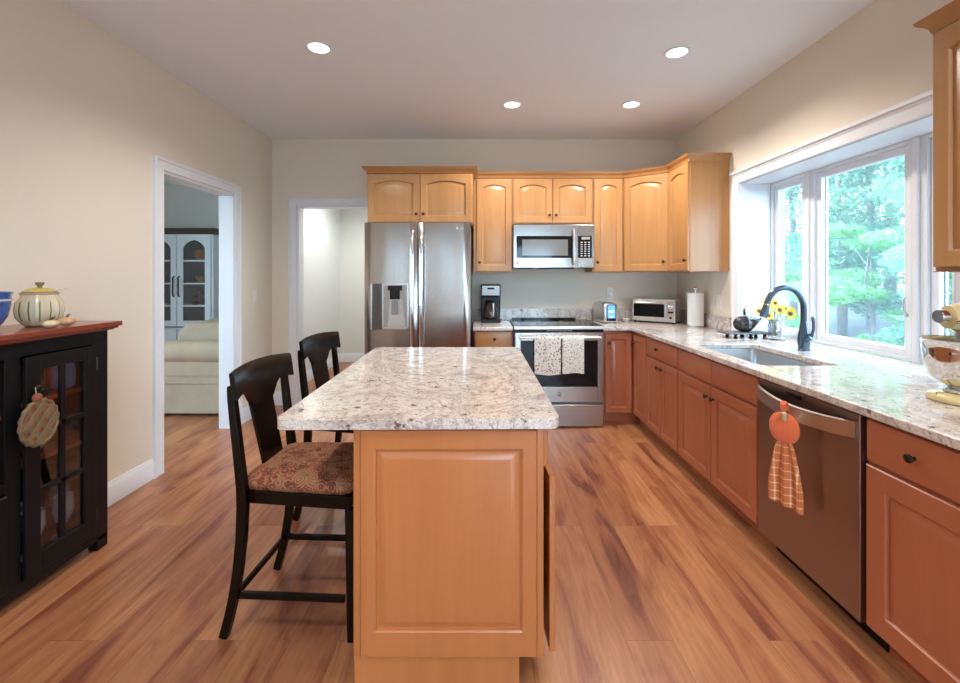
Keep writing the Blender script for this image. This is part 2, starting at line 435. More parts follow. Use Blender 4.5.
# window surround: casing, crown head, bay lining
g = casing(WRIGHT, WY0, WY1, 0.92, WZ1)
g.M = None; g.box(XR-0.036, XR, WY0-0.10, WY1+0.10, WZ1+0.080, WZ1+0.100)
struct(g.build('trim_3', WHITE))
g = G()
g.box(XR-0.0005, 2.44, WY1-0.006, WY1+0.03, WZ0-0.005, WZ1+0.02); g.box(XR-0.0005, 2.44, WY0-0.03, WY0+0.006, WZ0-0.005, WZ1+0.02)
g.box(XR-0.0005, 2.44, WY0+0.006, WY1-0.006, WZ1-0.006, WZ1+0.03); g.box(XR+0.14, 2.44, WY0-0.03, WY1+0.03, WZ0-0.06, WZ0-0.006)
struct(g.build('trim_4', WHITE, smooth=0))
def window_unit(n, y0, y1, crank=None):
    x = 2.345
    g = G()
    z0, z1 = 0.917, WZ1-0.007
    f = 0.05
    def ring(xa, xb, a0, a1, b0, b1, t):
        g.box(xa, xb, a0, a0+t, b0, b1); g.box(xa, xb, a1-t, a1, b0, b1); g.box(xa, xb, a0+t, a1-t, b0, b0+t); g.box(xa, xb, a0+t, a1-t, b1-t, b1)
    ring(x, x+0.09, y0, y1, z0, z1, 0.022)
    o = struct(g.build('window_%d' % n, WHITE, bevel=0.003))
    g = G(); ring(x+0.018, x+0.07, y0+0.022, y1-0.022, z0+0.022, z1-0.022, 0.042)
    g.build('window_sash', WHITE, o, bevel=0.005)
    g = G(); t = 0.064; g.box(x+0.040, x+0.046, y0+t, y1-t, z0+t, z1-t); g.build('pane', PANE, o, smooth=0)
    g = G(); e = 0.064
    g.box(x+0.047, x+0.052, y0+e, y0+e+0.006, z0+e, z1-e); g.box(x+0.047, x+0.052, y1-e-0.006, y1-e, z0+e, z1-e)
    g.build('glazing_bead', plain('grey_bead', (0.30, 0.33, 0.36), 0.5), o, smooth=0)
    g = G(); g.box(x+0.058, x+0.0585, y0+0.03, y1-0.03, z0+0.03, z1-0.03); g.build('insect_screen', SCREEN, o, smooth=0)
    if crank is not None:
        g = G(); g.cyl((x+0.018, crank, 1.17), (x-0.004, crank, 1.17), 0.011)
        g.tube([(x-0.004, crank, 1.17), (x-0.014, crank, 1.19), (x-0.012, crank+0.003, 1.25), (x-0.006, crank+0.003, 1.27)], [0.007, 0.007, 0.006, 0.008], 8)
        g.build('window_latch', SATIN, o)
    return o
window_unit(1, 3.19, 3.573); window_unit(2, 2.40, 3.13, 2.43); window_unit(3, 1.957, 2.34)
g = G(); g.box(2.345, 2.435, 3.13, 3.19, 0.917, WZ1-0.007); g.box(2.345, 2.435, 2.34, 2.40, 0.917, WZ1-0.007)
g.box(2.330, 2.346, 3.145, 3.175, 0.917, WZ1-0.007); g.box(2.330, 2.346, 2.355, 2.385, 0.917, WZ1-0.007)
struct(g.build('trim_5', WHITE, bevel=0.003))
# baseboards
BB = [(0, 0), (0.016, 0), (0.016, 0.105), (0.011, 0.118), (0.008, 0.125), (0.006, 0.138), (0, 0.14)]
g = G(); g.sweep([(XL, YR), (XL, DL0-0.088)], BB); g.box(XL, XL+0.024, DL0-0.10, DL0-0.088, 0, 0.02); struct(g.build('baseboard_left', WHITE))
g = G(); g.sweep([(XL, DL1+0.088), (XL, YB), (BX0-0.088, YB)], BB); struct(g.build('baseboard_back', WHITE))
g = G(); g.sweep([(-2.29, YB+0.12), (-2.29, FARY), (-0.95, FARY)], BB); struct(g.build('baseboard_hall', WHITE))
g = G(); g.sweep([(XR, 0.7), (XR, YR)], BB); struct(g.build('baseboard_right', WHITE))

# ------------------------------------------------------------------ ceiling lamps
def ceiling_light(x, y, label, w=LAMP_W, col=LAMP_COL):
    t = thing('ceiling_light', label, 'ceiling light', (x, y, ZC), 0, 'recessed lights in the kitchen ceiling')
    g = G(); g.lathe([(0.080, -0.0005), (0.080, -0.006), (0.073, -0.010), (0.064, -0.009), (0.060, -0.0005)], n=40)
    g.build('trim_ring', WHITE, t)
    g = G(); g.lathe([(0.060, -0.001), (0.060, -0.007), (0.040, -0.010), (0.002, -0.011)], n=32); g.build('lens', LENS, t)
    ld = bpy.data.lights.new('lamp', 'SPOT'); ld.energy = w; ld.color = col; ld.spot_size = math.radians(150); ld.spot_blend = 0.7; ld.shadow_soft_size = 0.06
    o = bpy.data.objects.new('lamp', ld); COL.objects.link(o); o.parent = t; o.location = (0, 0, -0.075)
    return t
ceiling_light(-1.05, 2.83, 'round recessed ceiling light nearest the left doorway')
ceiling_light(1.28, 2.89, 'round recessed ceiling light nearest the window, brightest to the right')
ceiling_light(0.257, 3.77, 'small far recessed ceiling light above the range and microwave')
ceiling_light(1.277, 3.77, 'small far recessed ceiling light above the corner wall cabinets')
for x, y in ((-1.05, 0.4), (1.28, 0.4), (-1.05, -1.5), (1.28, -1.5)):  # unseen downlights added to brighten the room from behind
    ceiling_light(x, y, 'round recessed ceiling light added out of view behind the camera')
ceiling_light(-3.6, 3.0, 'unseen recessed light added to warm the living room', 40)  # unseen lamp added to warm the sofa beyond the doorway
hl = ceiling_light(-1.5, 5.9, 'round recessed light in the hall ceiling', 90, (1.0, 0.97, 0.94))

# ------------------------------------------------------------------ cabinet doors and drawers
def door_mesh(g, x0, x1, z0, z1, y=0.0, t=0.02, arch=0.0, fr=0.058, depth=0.012, raised=True):
    N = 14
    W = x1-x0
    def loop(ins, yy, a):
        L, R, B, T = x0+ins, x1-ins, z0+ins, z1-ins
        pts = [(L, yy, B), (R, yy, B)]
        for i in range(N+1):
            u = i/N
            px = R+(L-R)*u
            if a > 0:
                s = math.sin(PI*u)**0.9
                pz = T - a + a*s
            else: pz = T
            pts.append((px, yy, pz))
        return pts
    Ls = [loop(0, y+t, 0), loop(0, y+0.004, 0), loop(0.004, y, 0), loop(fr, y, arch), loop(fr+0.004, y+0.004, arch), loop(fr+0.007, y+depth, arch)]
    if raised:
        Ls += [loop(fr+0.013, y+depth, arch), loop(fr+0.036, y+0.003, arch), loop(fr+0.042, y+0.002, arch)]
    g.loops(Ls)
def knob(parent, x, z, y=0.0, name='knob', M=None, r=0.0145):
    g = G(M); g.lathe([(0.006, 0.0), (0.0055, -0.010), (r*0.75, -0.015), (r, -0.020), (r*0.93, -0.025), (r*0.4, -0.028), (0.001, -0.0285)], (x, y, z), 16, 'Y')
    # lathe along local -y
    return g.build(name, BRONZE, parent)
def door_part(parent, x0, x1, z0, z1, mat, arch=0.0, kx=None, kz=None, fr=0.058, M=None, name='door'):
    g = G(M); door_mesh(g, x0, x1, z0, z1, 0, 0.02, arch, fr)
    o = g.build(name, mat, parent, smooth=25)
    if kx is not None: knob(o, kx, kz, M=M)
    return o
def drawer_part(parent, x0, x1, z0, z1, mat, kx=None, kz=None, M=None):
    g = G(M)
    def lp(i, y): return [(x0+i, y, z0+i), (x1-i, y, z0+i), (x1-i, y, z1-i), (x0+i, y, z1-i)]
    g.loops([lp(0, 0.02), lp(0, 0.006), lp(0.004, 0.002), lp(0.012, 0)])
    o = g.build('drawer_front', mat, parent, smooth=20)
    if kx is not None: knob(o, kx, kz, M=M)
    return o
CROWN = [(0, -0.062), (0.006, -0.060), (0.010, -0.050), (0.012, -0.040), (0.020, -0.030), (0.034, -0.018), (0.040, -0.012), (0.042, -0.006), (0.046, 0.0), (0, 0.0)]
def crown_prof(z, k=1.0): return [(a*k, z+b) for a, b in CROWN]
ZT = 0.88      # underside of worktops
def base_body(t, w, d, mat, toe=True, z0=0.105):
    g = G()
    g.box(0, w, 0.0205, 0.040, z0, ZT); g.box(0, 0.018, 0.040, d, z0, ZT); g.box(w-0.018, w, 0.040, d, z0, ZT)
    g.box(0.018, w-0.018, 0.040, d, z0, z0+0.018); g.box(0.018, w-0.018, d-0.01, d, z0+0.018, ZT)
    g.build('carcass', mat, t, bevel=0.001)
    if toe:
        g = G(); g.box(0, w, 0.095, 0.113, 0.0, z0); g.build('toe_kick', BOUNCE_MAPLE_H, t)
XF, YF = 1.398, 4.08
R90 = -PI/2
def right_unit(name, label, yfar, ynear):
    return thing(name, label, 'cabinet', (XF, yfar, 0), R90)
# 24 in. unit with a drawer over two doors
t = right_unit('base_cabinet', 'reddish maple base cabinet with one drawer over two narrow doors, beside the corner unit', 3.755, 3.150); w = 0.605
base_body(t, w, 0.69, BOUNCE_MAPLE)
drawer_part(t, 0.006, w-0.006, 0.722, 0.868, BOUNCE_MAPLE_H, w*0.42, 0.80)
door_part(t, 0.006, w/2-0.002, 0.115, 0.708, BOUNCE_MAPLE, kx=w/2-0.035, kz=0.655, fr=0.05)
door_part(t, w/2+0.002, w-0.006, 0.115, 0.708, BOUNCE_MAPLE, kx=w/2+0.035, kz=0.655, fr=0.05)
# sink base
t = right_unit('sink_cabinet', 'reddish maple base cabinet with two false drawer fronts and two doors under the sink', 3.146, 2.235); w = 0.911
base_body(t, w, 0.69, BOUNCE_MAPLE)
for a, b in ((0.006, w/2-0.003), (w/2+0.003, w-0.006)):
    drawer_part(t, a, b, 0.722, 0.868, BOUNCE_MAPLE_H)
    kx = b-0.035 if a < 0.1 else a+0.035
    door_part(t, a, b, 0.115, 0.708, BOUNCE_MAPLE, kx=kx, kz=0.64)
# near unit at the right
t = right_unit('base_cabinet', 'reddish maple base cabinet with a wide drawer over one wide door, right of the dishwasher', 1.612, 0.92); w = 0.69
base_body(t, w, 0.69, BOUNCE_MAPLE)
drawer_part(t, 0.008, w-0.008, 0.715, 0.866, BOUNCE_MAPLE_H, 0.19, 0.795)
door_part(t, 0.008, w-0.008, 0.115, 0.702, BOUNCE_MAPLE, fr=0.075, kx=w-0.05, kz=0.64)
g = G(); g.box(0.16, 0.36, 0.06, 0.09, 0.070, 0.084); g.build('toe_kick_vent', SATIN, t)
# corner unit (two doors meeting in the inside corner)
t = thing('corner_cabinet', 'reddish maple corner base cabinet with two doors meeting in the inside corner', 'cabinet', (1.40, 4.09, 0))
Mc = Matrix.Translation((-1.40, -4.09, 0))
g = G(Mc)
g.box(1.119, XF+0.02, YF+0.0205, YF+0.04, 0.105, ZT); g.box(XF+0.0205, XF+0.04, 3.757, YF+0.04, 0.105, ZT)
g.box(1.119, 1.137, YF+0.04, 4.72, 0.105, ZT); g.box(1.137, 2.09, 4.70, 4.72, 0.105, ZT); g.box(XF+0.04, 2.09, 3.757, 3.775, 0.105, ZT); g.box(1.137, 2.09, 4.2, 4.70, 0.105, 0.12)
g.build('carcass', BOUNCE_MAPLE, t, bevel=0.001)
g = G(Mc); g.box(1.119, XF+0.095, YF+0.075, YF+0.09, 0, 0.105); g.box(XF+0.095, XF+0.11, 3.757, YF+0.075, 0, 0.105); g.build('toe_kick', BOUNCE_MAPLE_H, t)
Md = Mc @ Matrix.Translation((0, YF, 0))
door_part(t, 1.142, 1.392, 0.115, 0.85, BOUNCE_MAPLE, kx=1.172, kz=0.765, fr=0.05, M=Md)
Mr = Mc @ Matrix.Translation((XF, YF, 0)) @ Matrix.Rotation(R90, 4, 'Z')
door_part(t, 0.008, 0.315, 0.115, 0.85, BOUNCE_MAPLE, kx=0.05, kz=0.765, fr=0.05, M=Mr).children[0]
# drawer unit left of the range
t = thing('base_cabinet', 'maple base cabinet with one small drawer between the refrigerator and the range', 'cabinet', (-0.072, YF, 0)); w = 0.358
base_body(t, w, 0.64, BOUNCE_MAPLE)
drawer_part(t, 0.008, w-0.008, 0.722, 0.868, MAPLE_H, w/2+0.01, 0.80)
door_part(t, 0.008, w-0.008, 0.115, 0.708, BOUNCE_MAPLE, kx=w-0.05, kz=0.65)

# ------------------------------------------------------------------ wall cabinets
UZ0, UZ1 = 1.425, 2.42
def wall_unit(label, x, y, rot, w, d, z0, z1, doors, crown, mat=MAPLE, arch=0.028, kz='low', rail=True, name='wall_cabinet'):
    t = thing(name, label, 'cabinet', (x, y, z0), rot)
    h = z1-z0
    g = G(); g.box(0, w, 0.0205, d, 0, h-0.02)
    if rail: g.box(0.0, w, 0.022, 0.04, -0.008, 0)
    g.build('carcass', mat, t, bevel=0.0015)
    for a, b, ks in doors:
        kx = None
        if ks == 'l': kx = a+0.03
        if ks == 'r': kx = b-0.03
        door_part(t, a, b, 0.008, h-0.066, mat, arch, kx, 0.095 if h > 0.7 else 0.085)
    g = G(); g.sweep(crown, crown_prof(h)); g.build('crown_moulding', MAPLE_H, t, smooth=50)
    return t
# over the refrigerator
w = 0.975
wall_unit('deep maple cabinet with two arched doors above the refrigerator', -1.061, 4.06, 0, w, 0.66, 1.872, 2.392, [(0.006, w/2-0.003, 'r'), (w/2+0.003, w-0.006, 'l')], [(0, 0.66), (0, 0.0205), (w, 0.0205), (w, 0.30)], arch=0.03)
wall_unit('tall narrow maple wall cabinet between refrigerator cabinet and microwave', -0.084, 4.38, 0, 0.386, 0.34, UZ0, UZ1, [(0.03, 0.380, 'l')], [(0.001, 0.0205), (0.386, 0.0205)])
wall_unit('short maple wall cabinet with two arched doors above the microwave', 0.304, 4.38, 0, 0.799, 0.34, 1.905, UZ1, [(0.012, 0.3965, 'r'), (0.4025, 0.787, 'l')], [(0, 0.0205), (0.799, 0.0205)])
wall_unit('tall narrow maple wall cabinet right of the microwave', 1.105, 4.38, 0, 0.303, 0.34, UZ0, UZ1, [(0.012, 0.296, 'l')], [(0, 0.0205), (0.300, 0.0205)])
# diagonal corner
t = thing('wall_cabinet', 'diagonal maple corner wall cabinet with one arched door', 'cabinet', (1.41, 4.38, UZ0))
h = UZ1-UZ0
P0 = Vector((1.412, 4.402)); P1 = Vector((1.768, 4.14))
Mo = Matrix.Translation((-1.41, -4.38, 0))
g = G(Mo); g.prism([(1.412, 4.402), (1.768, 4.145), (2.09, 4.145), (2.09, 4.72), (1.412, 4.72)], 0, h-0.02); g.build('carcass', MAPLE, t, bevel=0.0015)
dv = (P1-P0); ln = dv.length; an = math.atan2(dv.y, dv.x)
Mdg = Mo @ Matrix.Translation((P0.x, P0.y, 0)) @ Matrix.Rotation(an, 4, 'Z') @ Matrix.Translation((0, -0.0205, 0))
door_part(t, 0.015, ln-0.012, 0.008, h-0.066, MAPLE, 0.03, ln-0.05, 0.095, M=Mdg)
g = G(Mo); g.sweep([(P0.x, P0.y), (P1.x-0.002, P1.y)], crown_prof(h)); g.build('crown_moulding', MAPLE_H, t, smooth=50)
w = 0.41
wall_unit('maple wall cabinet on the right wall beside the window, its pale side panel in view', 1.746, 4.143, R90, w, 0.35, UZ0, UZ1, [(0.012, w-0.006, 'r')], [(0, 0.0205), (w, 0.0205), (w, 0.35)])
t2 = wall_unit('maple wall cabinet with an arched door above the stand mixer', 1.746, 1.715, R90, 0.76, 0.35, 1.412, 2.39, [(0.008, 0.376, 'r'), (0.384, 0.752, 'l')], [(0, 0.35), (0, 0.0205), (0.76, 0.0205), (0.76, 0.35)])
g = G(); g.box(0.0, 0.76, 0.012, 0.35, -0.012, -0.0085); g.build('light_rail', BOUNCE_MAPLE_H, t2)

# ------------------------------------------------------------------ worktops
def slab(name, outer, holes, z0, z1, mat, bevel=0.006, parent=None, seg=3):
    bm = bmesh.new(); es = []
    for lp in [outer]+holes:
        vs = [bm.verts.new((x, y, z0)) for x, y in lp]
        es += [bm.edges.new((vs[i], vs[(i+1) % len(vs)])) for i in range(len(vs))]
    bmesh.ops.triangle_fill(bm, use_beauty=True, use_dissolve=False, edges=es)
    fs = list(bm.faces)
    r = bmesh.ops.extrude_face_region(bm, geom=fs)
    for v in [e for e in r['geom'] if isinstance(e, bmesh.types.BMVert)]: v.co.z = z1
    bmesh.ops.recalc_face_normals(bm, faces=bm.faces)
    me = bpy.data.meshes.new(name); bm.to_mesh(me); bm.free(); me.materials.append(mat)
    o = bpy.data.objects.new(name, me); COL.objects.link(o)
    if parent: o.parent = parent
    b = o.modifiers.new('bevel', 'BEVEL'); b.width = bevel; b.segments = seg; b.limit_method = 'ANGLE'; b.angle_limit = math.radians(50); b.harden_normals = True
    me.polygons.foreach_set('use_smooth', [True]*len(me.polygons)); me.set_sharp_from_angle(angle=math.radians(40))
    return o
def rounded(x0, x1, y0, y1, r, n=6):
    p = []
    for cx, cy, a0 in ((x1-r, y1-r, 0), (x0+r, y1-r, PI/2), (x0+r, y0+r, PI), (x1-r, y0+r, 3*PI/2)):
        for i in range(n+1):
            a = a0+PI/2*i/n; p.append((cx+r*math.cos(a), cy+r*math.sin(a)))
    return p
CT = 0.915
SX0, SX1, SY0, SY1 = 1.475, 1.885, 2.31, 3.04
o = slab('worktop', [(1.119, 4.05), (1.119, 4.725), (2.097, 4.725), (2.097, 3.573), (2.343, 3.573), (2.343, 1.957), (2.097, 1.957), (2.097, 0.9), (1.372, 0.9), (1.372, 4.05)],
     [rounded(SX0, SX1, SY0, SY1, 0.03)[::-1]], ZT+0.001, CT, GRANITE)
tag(o, 'long pale granite worktop along the window wall with the sink cut into it', 'countertop')
o = slab('worktop', [(-0.082, 4.05), (0.287, 4.05), (0.287, 4.725), (-0.082, 4.725)], [], ZT+0.001, CT, GRANITE)
tag(o, 'short granite worktop under the coffee maker beside the refrigerator', 'countertop')
g = G(); g.box(-0.082, 2.097, 4.700, 4.728, CT+0.001, 1.035); g.box(2.070, 2.097, 3.675, 4.700, CT+0.001, 1.035)
tag(g.build('backsplash', GRANITE, bevel=0.003), 'low granite backsplash strip running along the far wall behind range and toasters', 'backsplash')
# sink
t = thing('kitchen_sink', 'undermount steel sink set into the granite by the window', 'sink', (1.68, 2.675, 0.64))
g = G(); Ms = Matrix.Translation((-1.68, -2.675, -0.64))
g = G(Ms)
out = []
for ins, z in ((-0.018, 0.879), (-0.004, 0.879), (-0.002, 0.87), (0.004, 0.70), (0.02, 0.672), (0.05, 0.665)):
    out.append([(x, y, z) for x, y in rounded(SX0+ins, SX1-ins, SY0+ins, SY1-ins, 0.035)])
g.loops(out, False, True)
SINK = plain('sink_steel', (0.50, 0.52, 0.54), 0.30, 0.85)
g.build('basin', SINK, t, smooth=30)
g = G(Ms); g.lathe([(0.045, 0.667), (0.045, 0.669), (0.032, 0.668), (0.028, 0.666), (0.002, 0.666)], (1.68, 2.75, 0), 24); g.build('drain', CHROME, t)

# ------------------------------------------------------------------ faucet
FAUC = plain('window_blue_faucet', (0.09, 0.12, 0.16), 0.22, 0.75)  # blue of the window's reflection is put into the base colour
t = thing('kitchen_faucet', 'tall arched dark pull-down faucet behind the sink, window blue in its colour', 'faucet', (2.03, 2.776, CT))
g = G(); g.lathe([(0.034, 0.0005), (0.034, 0.006), (0.030, 0.010), (0.032, 0.03), (0.034, 0.06), (0.031, 0.10), (0.023, 0.145), (0.018, 0.175), (0.0175, 0.19)], n=28); g.build('body', FAUC, t)
g = G(); pts = [(0, 0, 0.185)]
for i in range(0, 17):
    a = PI*i/16*0.93
    pts.append((-0.118+0.118*math.cos(a), 0, 0.262+0.135*math.sin(a)))
g.tube(pts, 0.0175, 16); g.build('spout', FAUC, t)
e = Vector(pts[-1]); d = (Vector(pts[-1])-Vector(pts[-2])).normalized()
g = G(); g.tube([e, e+d*0.02, e+d*0.06, e+d*0.085], [0.0165, 0.019, 0.024, 0.022], 16); g.build('spray_head', FAUC, t)
g = G(); g.tube([e+d*0.0, e+d*0.006], 0.0175, 16); g.build('collar', CHROME, t)
g = G(); g.tube([(0.0, -0.02, 0.075), (0.01, -0.055, 0.095)], [0.021, 0.02], 14)
g.tube([(0.01, -0.050, 0.09), (0.018, -0.058, 0.14), (0.014, -0.062, 0.19), (0.006, -0.066, 0.215), (-0.006, -0.070, 0.222)], [0.010, 0.008, 0.0085, 0.010, 0.007], 12); g.build('lever_handle', FAUC, t)

# ------------------------------------------------------------------ island
ti = thing('kitchen_island', 'maple kitchen island with a raised end panel facing the camera and a door ajar', 'kitchen island', (0, 0, 0))
IX0, IX1, IY0, IY1 = -0.428, 0.205, 1.462, 2.82
g = G()
g.box(IX0, IX1, IY0+0.02, IY1, 0.117, ZT)
g.box(IX0, 0.125, IY0+0.012, IY1, 0.0, 0.117)
g.build('carcass', HONEY, ti, bevel=0.002)
g = G(); door_mesh(g, IX0+0.003, IX1-0.004, 0.119, 0.877, IY0, 0.02, 0, 0.0, 0.0, False)
g = G()
# end panel: stiles, rails and raised field
def framed_panel(g, x0, x1, z0, z1, y, l, r, b, tt):
    def lp(dl, dr, db, dt, yy): return [(x0+dl, yy, z0+db), (x1-dr, yy, z0+db), (x1-dr, yy, z1-dt), (x0+dl, yy, z1-dt)]
    g.loops([lp(0, 0, 0, 0, y+0.02), lp(0, 0, 0, 0, y+0.003), lp(.003, .003, .003, .003, y), lp(l, r, b, tt, y), lp(l+.006, r+.006, b+.006, tt+.006, y+.003), lp(l+.008, r+.008, b+.008, tt+.008, y+.011),
             lp(l+.014, r+.014, b+.014, tt+.014, y+.011), lp(l+.040, r+.040, b+.034, tt+.034, y+.001), lp(l+.044, r+.044, b+.038, tt+.038, y+.0005)])
framed_panel(g, IX0+0.022, IX1-0.022, 0.117, 0.872, IY0, 0.046, 0.046, 0.082, 0.062)
g.build('end_panel', HONEY, ti, smooth=20)
g = G(); g.box(IX0, IX0+0.0215, IY0+0.002, IY0+0.02, 0.117, ZT); g.build('corner_stile', HONEY, ti, bevel=0.002)
g = G(); g.box(IX1-0.0215, IX1, IY0+0.002, IY0+0.02, 0.117, ZT); g.build('corner_stile', HONEY, ti, bevel=0.002)
def side_M(x, y):   # faces +x : local x -> +y
    return Matrix.Translation((x, y, 0)) @ Matrix.Rotation(PI/2, 4, 'Z')
Mi = side_M(IX1+0.021, IY0+0.03)
drawer_part(ti, 0.0, 0.42, 0.74, 0.865, HONEY, 0.21, 0.80, M=Mi)
# the door nearest the camera hangs slightly open, hinged at its far edge
Mopen = Matrix.Translation((IX1+0.021, IY0+0.03+0.42, 0)) @ Matrix.Rotation(PI/2+math.radians(3.2), 4, 'Z') @ Matrix.Translation((-0.42, 0, 0))
door_part(ti, 0, 0.42, 0.112, 0.705, HONEY, M=Mopen)
for a in (0.43, 0.86):
    drawer_part(ti, a, a+0.42, 0.74, 0.865, HONEY, a+0.21, 0.80, M=Mi)
    door_part(ti, a, a+0.42, 0.125, 0.725, HONEY, M=Mi, kx=a+0.39, kz=0.66)
IC = (-0.22, 2.16)
poly = rounded(-0.690, 0.250, 1.443, 2.905, 0.035)
ra = math.radians(0.7)
poly = [(IC[0]+(x-IC[0])*math.cos(ra)-(y-IC[1])*math.sin(ra), IC[1]+(x-IC[0])*math.sin(ra)+(y-IC[1])*math.cos(ra)) for x, y in poly]
tag(slab('worktop', poly, [], ZT+0.001, CT, GRANITE, 0.012, None, 4), 'polished granite slab topping the kitchen island, overhanging towards the stools', 'countertop')

# ------------------------------------------------------------------ refrigerator
t = thing('refrigerator', 'large two-door stainless refrigerator with ice dispenser', 'refrigerator', (-1.06, 3.95, 0))
W = 0.955; SP = 0.479
g = G(); g.box(0.004, W-0.004, 0.08, 0.76, 0.02, 1.855); g.box(0.03, W-0.03, 0.02, 0.08, 0.02, 0.10); g.build('casing', GREYP, t, bevel=0.004)
def fdoor(x0, x1, name='door'):
    g = G()
    pr = []
    n = 14
    def lp(z, k=0.0):
        pts = [(x0+0.002+k, 0.075, z), (x1-0.002-k, 0.075, z)]
        for i in range(n+1):
            u = i/n; x = x1-k+(x0-x1+2*k)*u
            bow = 0.004*(1-(2*u-1)**2) if 0 < i < n else 0
            pts.append((x, 0.010+k-bow if 0 < i < n else 0.018, z))
        return pts
    g.loops([lp(0.105, 0.004), lp(0.11), lp(1.862), lp(1.868, 0.004)])
    return g.build(name, STEEL, t, smooth=30)
dl = fdoor(0, SP-0.003); dr_ = fdoor(SP+0.003, W)
for (xh, par) in ((SP-0.040, dl), (SP+0.040, dr_)):
    g = G(); g.tube([(xh, 0.0, 0.58), (xh, -0.035, 0.63), (xh, -0.048, 0.72), (xh, -0.052, 1.18), (xh, -0.048, 1.62), (xh, -0.035, 1.72), (xh, 0.0, 1.79)], [0.011, 0.014, 0.0165, 0.018, 0.0165, 0.014, 0.011], 14, 1.0)
    g.build('handle', CHROME, par)
# dispenser
DX0, DX1, DZ0, DZ1 = 0.075, 0.398, 0.905, 1.315
dp = bpy.data.objects.new('dispenser', None)
g = G()
g.box(DX0, 0.165, -0.012, 0.01, DZ0, DZ1); 
disp = g.build('dispenser', plain('dispenser_glass', (0.10, 0.10, 0.10), 0.06, 0.6), t, bevel=0.006)
g = G()
for (a, b, c, d2) in ((0.165, DX1, DZ1-0.014, DZ1), (0.165, DX1, DZ0, DZ0+0.022), (0.165, 0.177, DZ0, DZ1), (DX1-0.012, DX1, DZ0, DZ1)):
    g.box(a, b, -0.010, 0.012, c, d2)
g.box(0.062, DX0-0.001, -0.010, 0.01, DZ0, DZ1)
g.build('dispenser_frame', SATIN, disp, bevel=0.002)
g = G(); g.box(0.177, DX1-0.012, -0.006, 0.0, DZ0+0.022, DZ1-0.014); g.build('recess_back', plain('recess_grey', (0.36, 0.34, 0.31), 0.3, 0.5), disp)
g = G(); g.box(0.215, 0.345, -0.016, -0.0055, 1.255, 1.30); g.box(0.235, 0.325, -0.018, -0.0055, 1.175, 1.262); g.build('spout_block', BLACKP, disp, bevel=0.004)
g = G(); g.loops([[(0.215, -0.0065, 0.93), (0.375, -0.0065, 0.93), (0.345, -0.0065, 1.18), (0.235, -0.0065, 1.18)], [(0.215, -0.012, 0.93), (0.375, -0.012, 0.93), (0.345, -0.010, 1.18), (0.235, -0.010, 1.18)]]); g.build('paddle', plain('paddle_grey', (0.50, 0.47, 0.43), 0.35, 0.3), disp)
g = G(); g.box(0.25, 0.31, -0.020, -0.0115, 1.04, 1.17); g.build('dispenser_lever', GREYP, disp, bevel=0.004)
LOGO = plain('silver_mark', (0.85, 0.85, 0.85), 0.3, 0.4)
g = G(); g.lathe([(0.010, 0.0), (0.010, -0.0015), (0.001, -0.0015)], (0.838, -0.0005, 1.815), 20, 'Y'); g.build('logo_disc', LOGO, dr_)
text_mesh('LG', 0.026, LOGO, dr_, 'logo_lettering', Matrix.Translation((0.880, 0.0, 1.815)) @ FACE, 0.002)

# ------------------------------------------------------------------ range
t = thing('electric_range', 'stainless slide-in range with black glass cooktop and oven door', 'range', (0.293, 4.03, 0))
W = 0.822
g = G(); g.box(0.004, W-0.004, 0.03, 0.66, 0.02, 0.905); g.build('range_body', GREYP, t)
g = G(); g.box(0.0, W, 0.0, 0.655, 0.9055, 0.925); g.box(0.02, W-0.13, 0.60, 0.655, 0.925, 0.945); g.build('cooktop', BLACKG, t, bevel=0.003)
g = G()
for cx, cy, r in ((0.22, 0.19, 0.10), (0.60, 0.19, 0.085), (0.22, 0.46, 0.075), (0.60, 0.46, 0.10)):
    g.lathe([(r, 0.9253), (r, 0.9256), (r-0.004, 0.9256), (r-0.004, 0.9253)], (cx, cy, 0), 32, cap0=False, cap1=False)
g.build('burner_rings', plain('burner_mark', (0.20, 0.20, 0.20), 0.3), t)
g = G(); g.box(0.0, W, -0.018, -0.0005, 0.898, 0.924); g.build('front_edge', SATIN, t, bevel=0.004)
g = G(); g.box(0.004, W-0.004, -0.006, 0.029, 0.872, 0.8975); g.build('control_panel', BLACKG, t, bevel=0.002)
g = G()
for k in range(10): g.box(0.30+k*0.024, 0.312+k*0.024, -0.0075, -0.006, 0.882, 0.888)
g.build('control_marks', plain('panel_marks', (0.5, 0.5, 0.5), 0.4), t)
g = G()
def ringy(g, x0, x1, z0, z1, a, b, c, d, ya, yb):
    g.box(x0, a, ya, yb, z0, z1); g.box(b, x1, ya, yb, z0, z1); g.box(a, b, ya, yb, z0, c); g.box(a, b, ya, yb, d, z1)
ringy(g, 0.010, W-0.010, 0.235, 0.868, 0.060, W-0.060, 0.375, 0.795, -0.022, 0.028)
dd = g.build('oven_door', STEEL, t, bevel=0.003)
g = G(); g.box(0.060, W-0.060, -0.018, 0.02, 0.375, 0.795); g.build('oven_glass', BLACKG, dd)
g = G(); g.tube([(0.04, -0.062, 0.828), (W-0.04, -0.062, 0.828)], 0.0125, 16)
for x in (0.06, W-0.06): g.cyl((x, -0.022, 0.828), (x, -0.062, 0.828), 0.010)
g.build('handle', SATIN, dd)
g = G(); g.lathe([(0.019, 0.0), (0.019, -0.002), (0.016, -0.003), (0.001, -0.003)], (W/2, -0.022, 0.31), 28, 'Y'); em = g.build('emblem', GREYP, dd)
text_mesh('GE', 0.020, LOGO, em, 'emblem_lettering', Matrix.Translation((W/2, -0.0255, 0.31)) @ FACE, 0.0005)
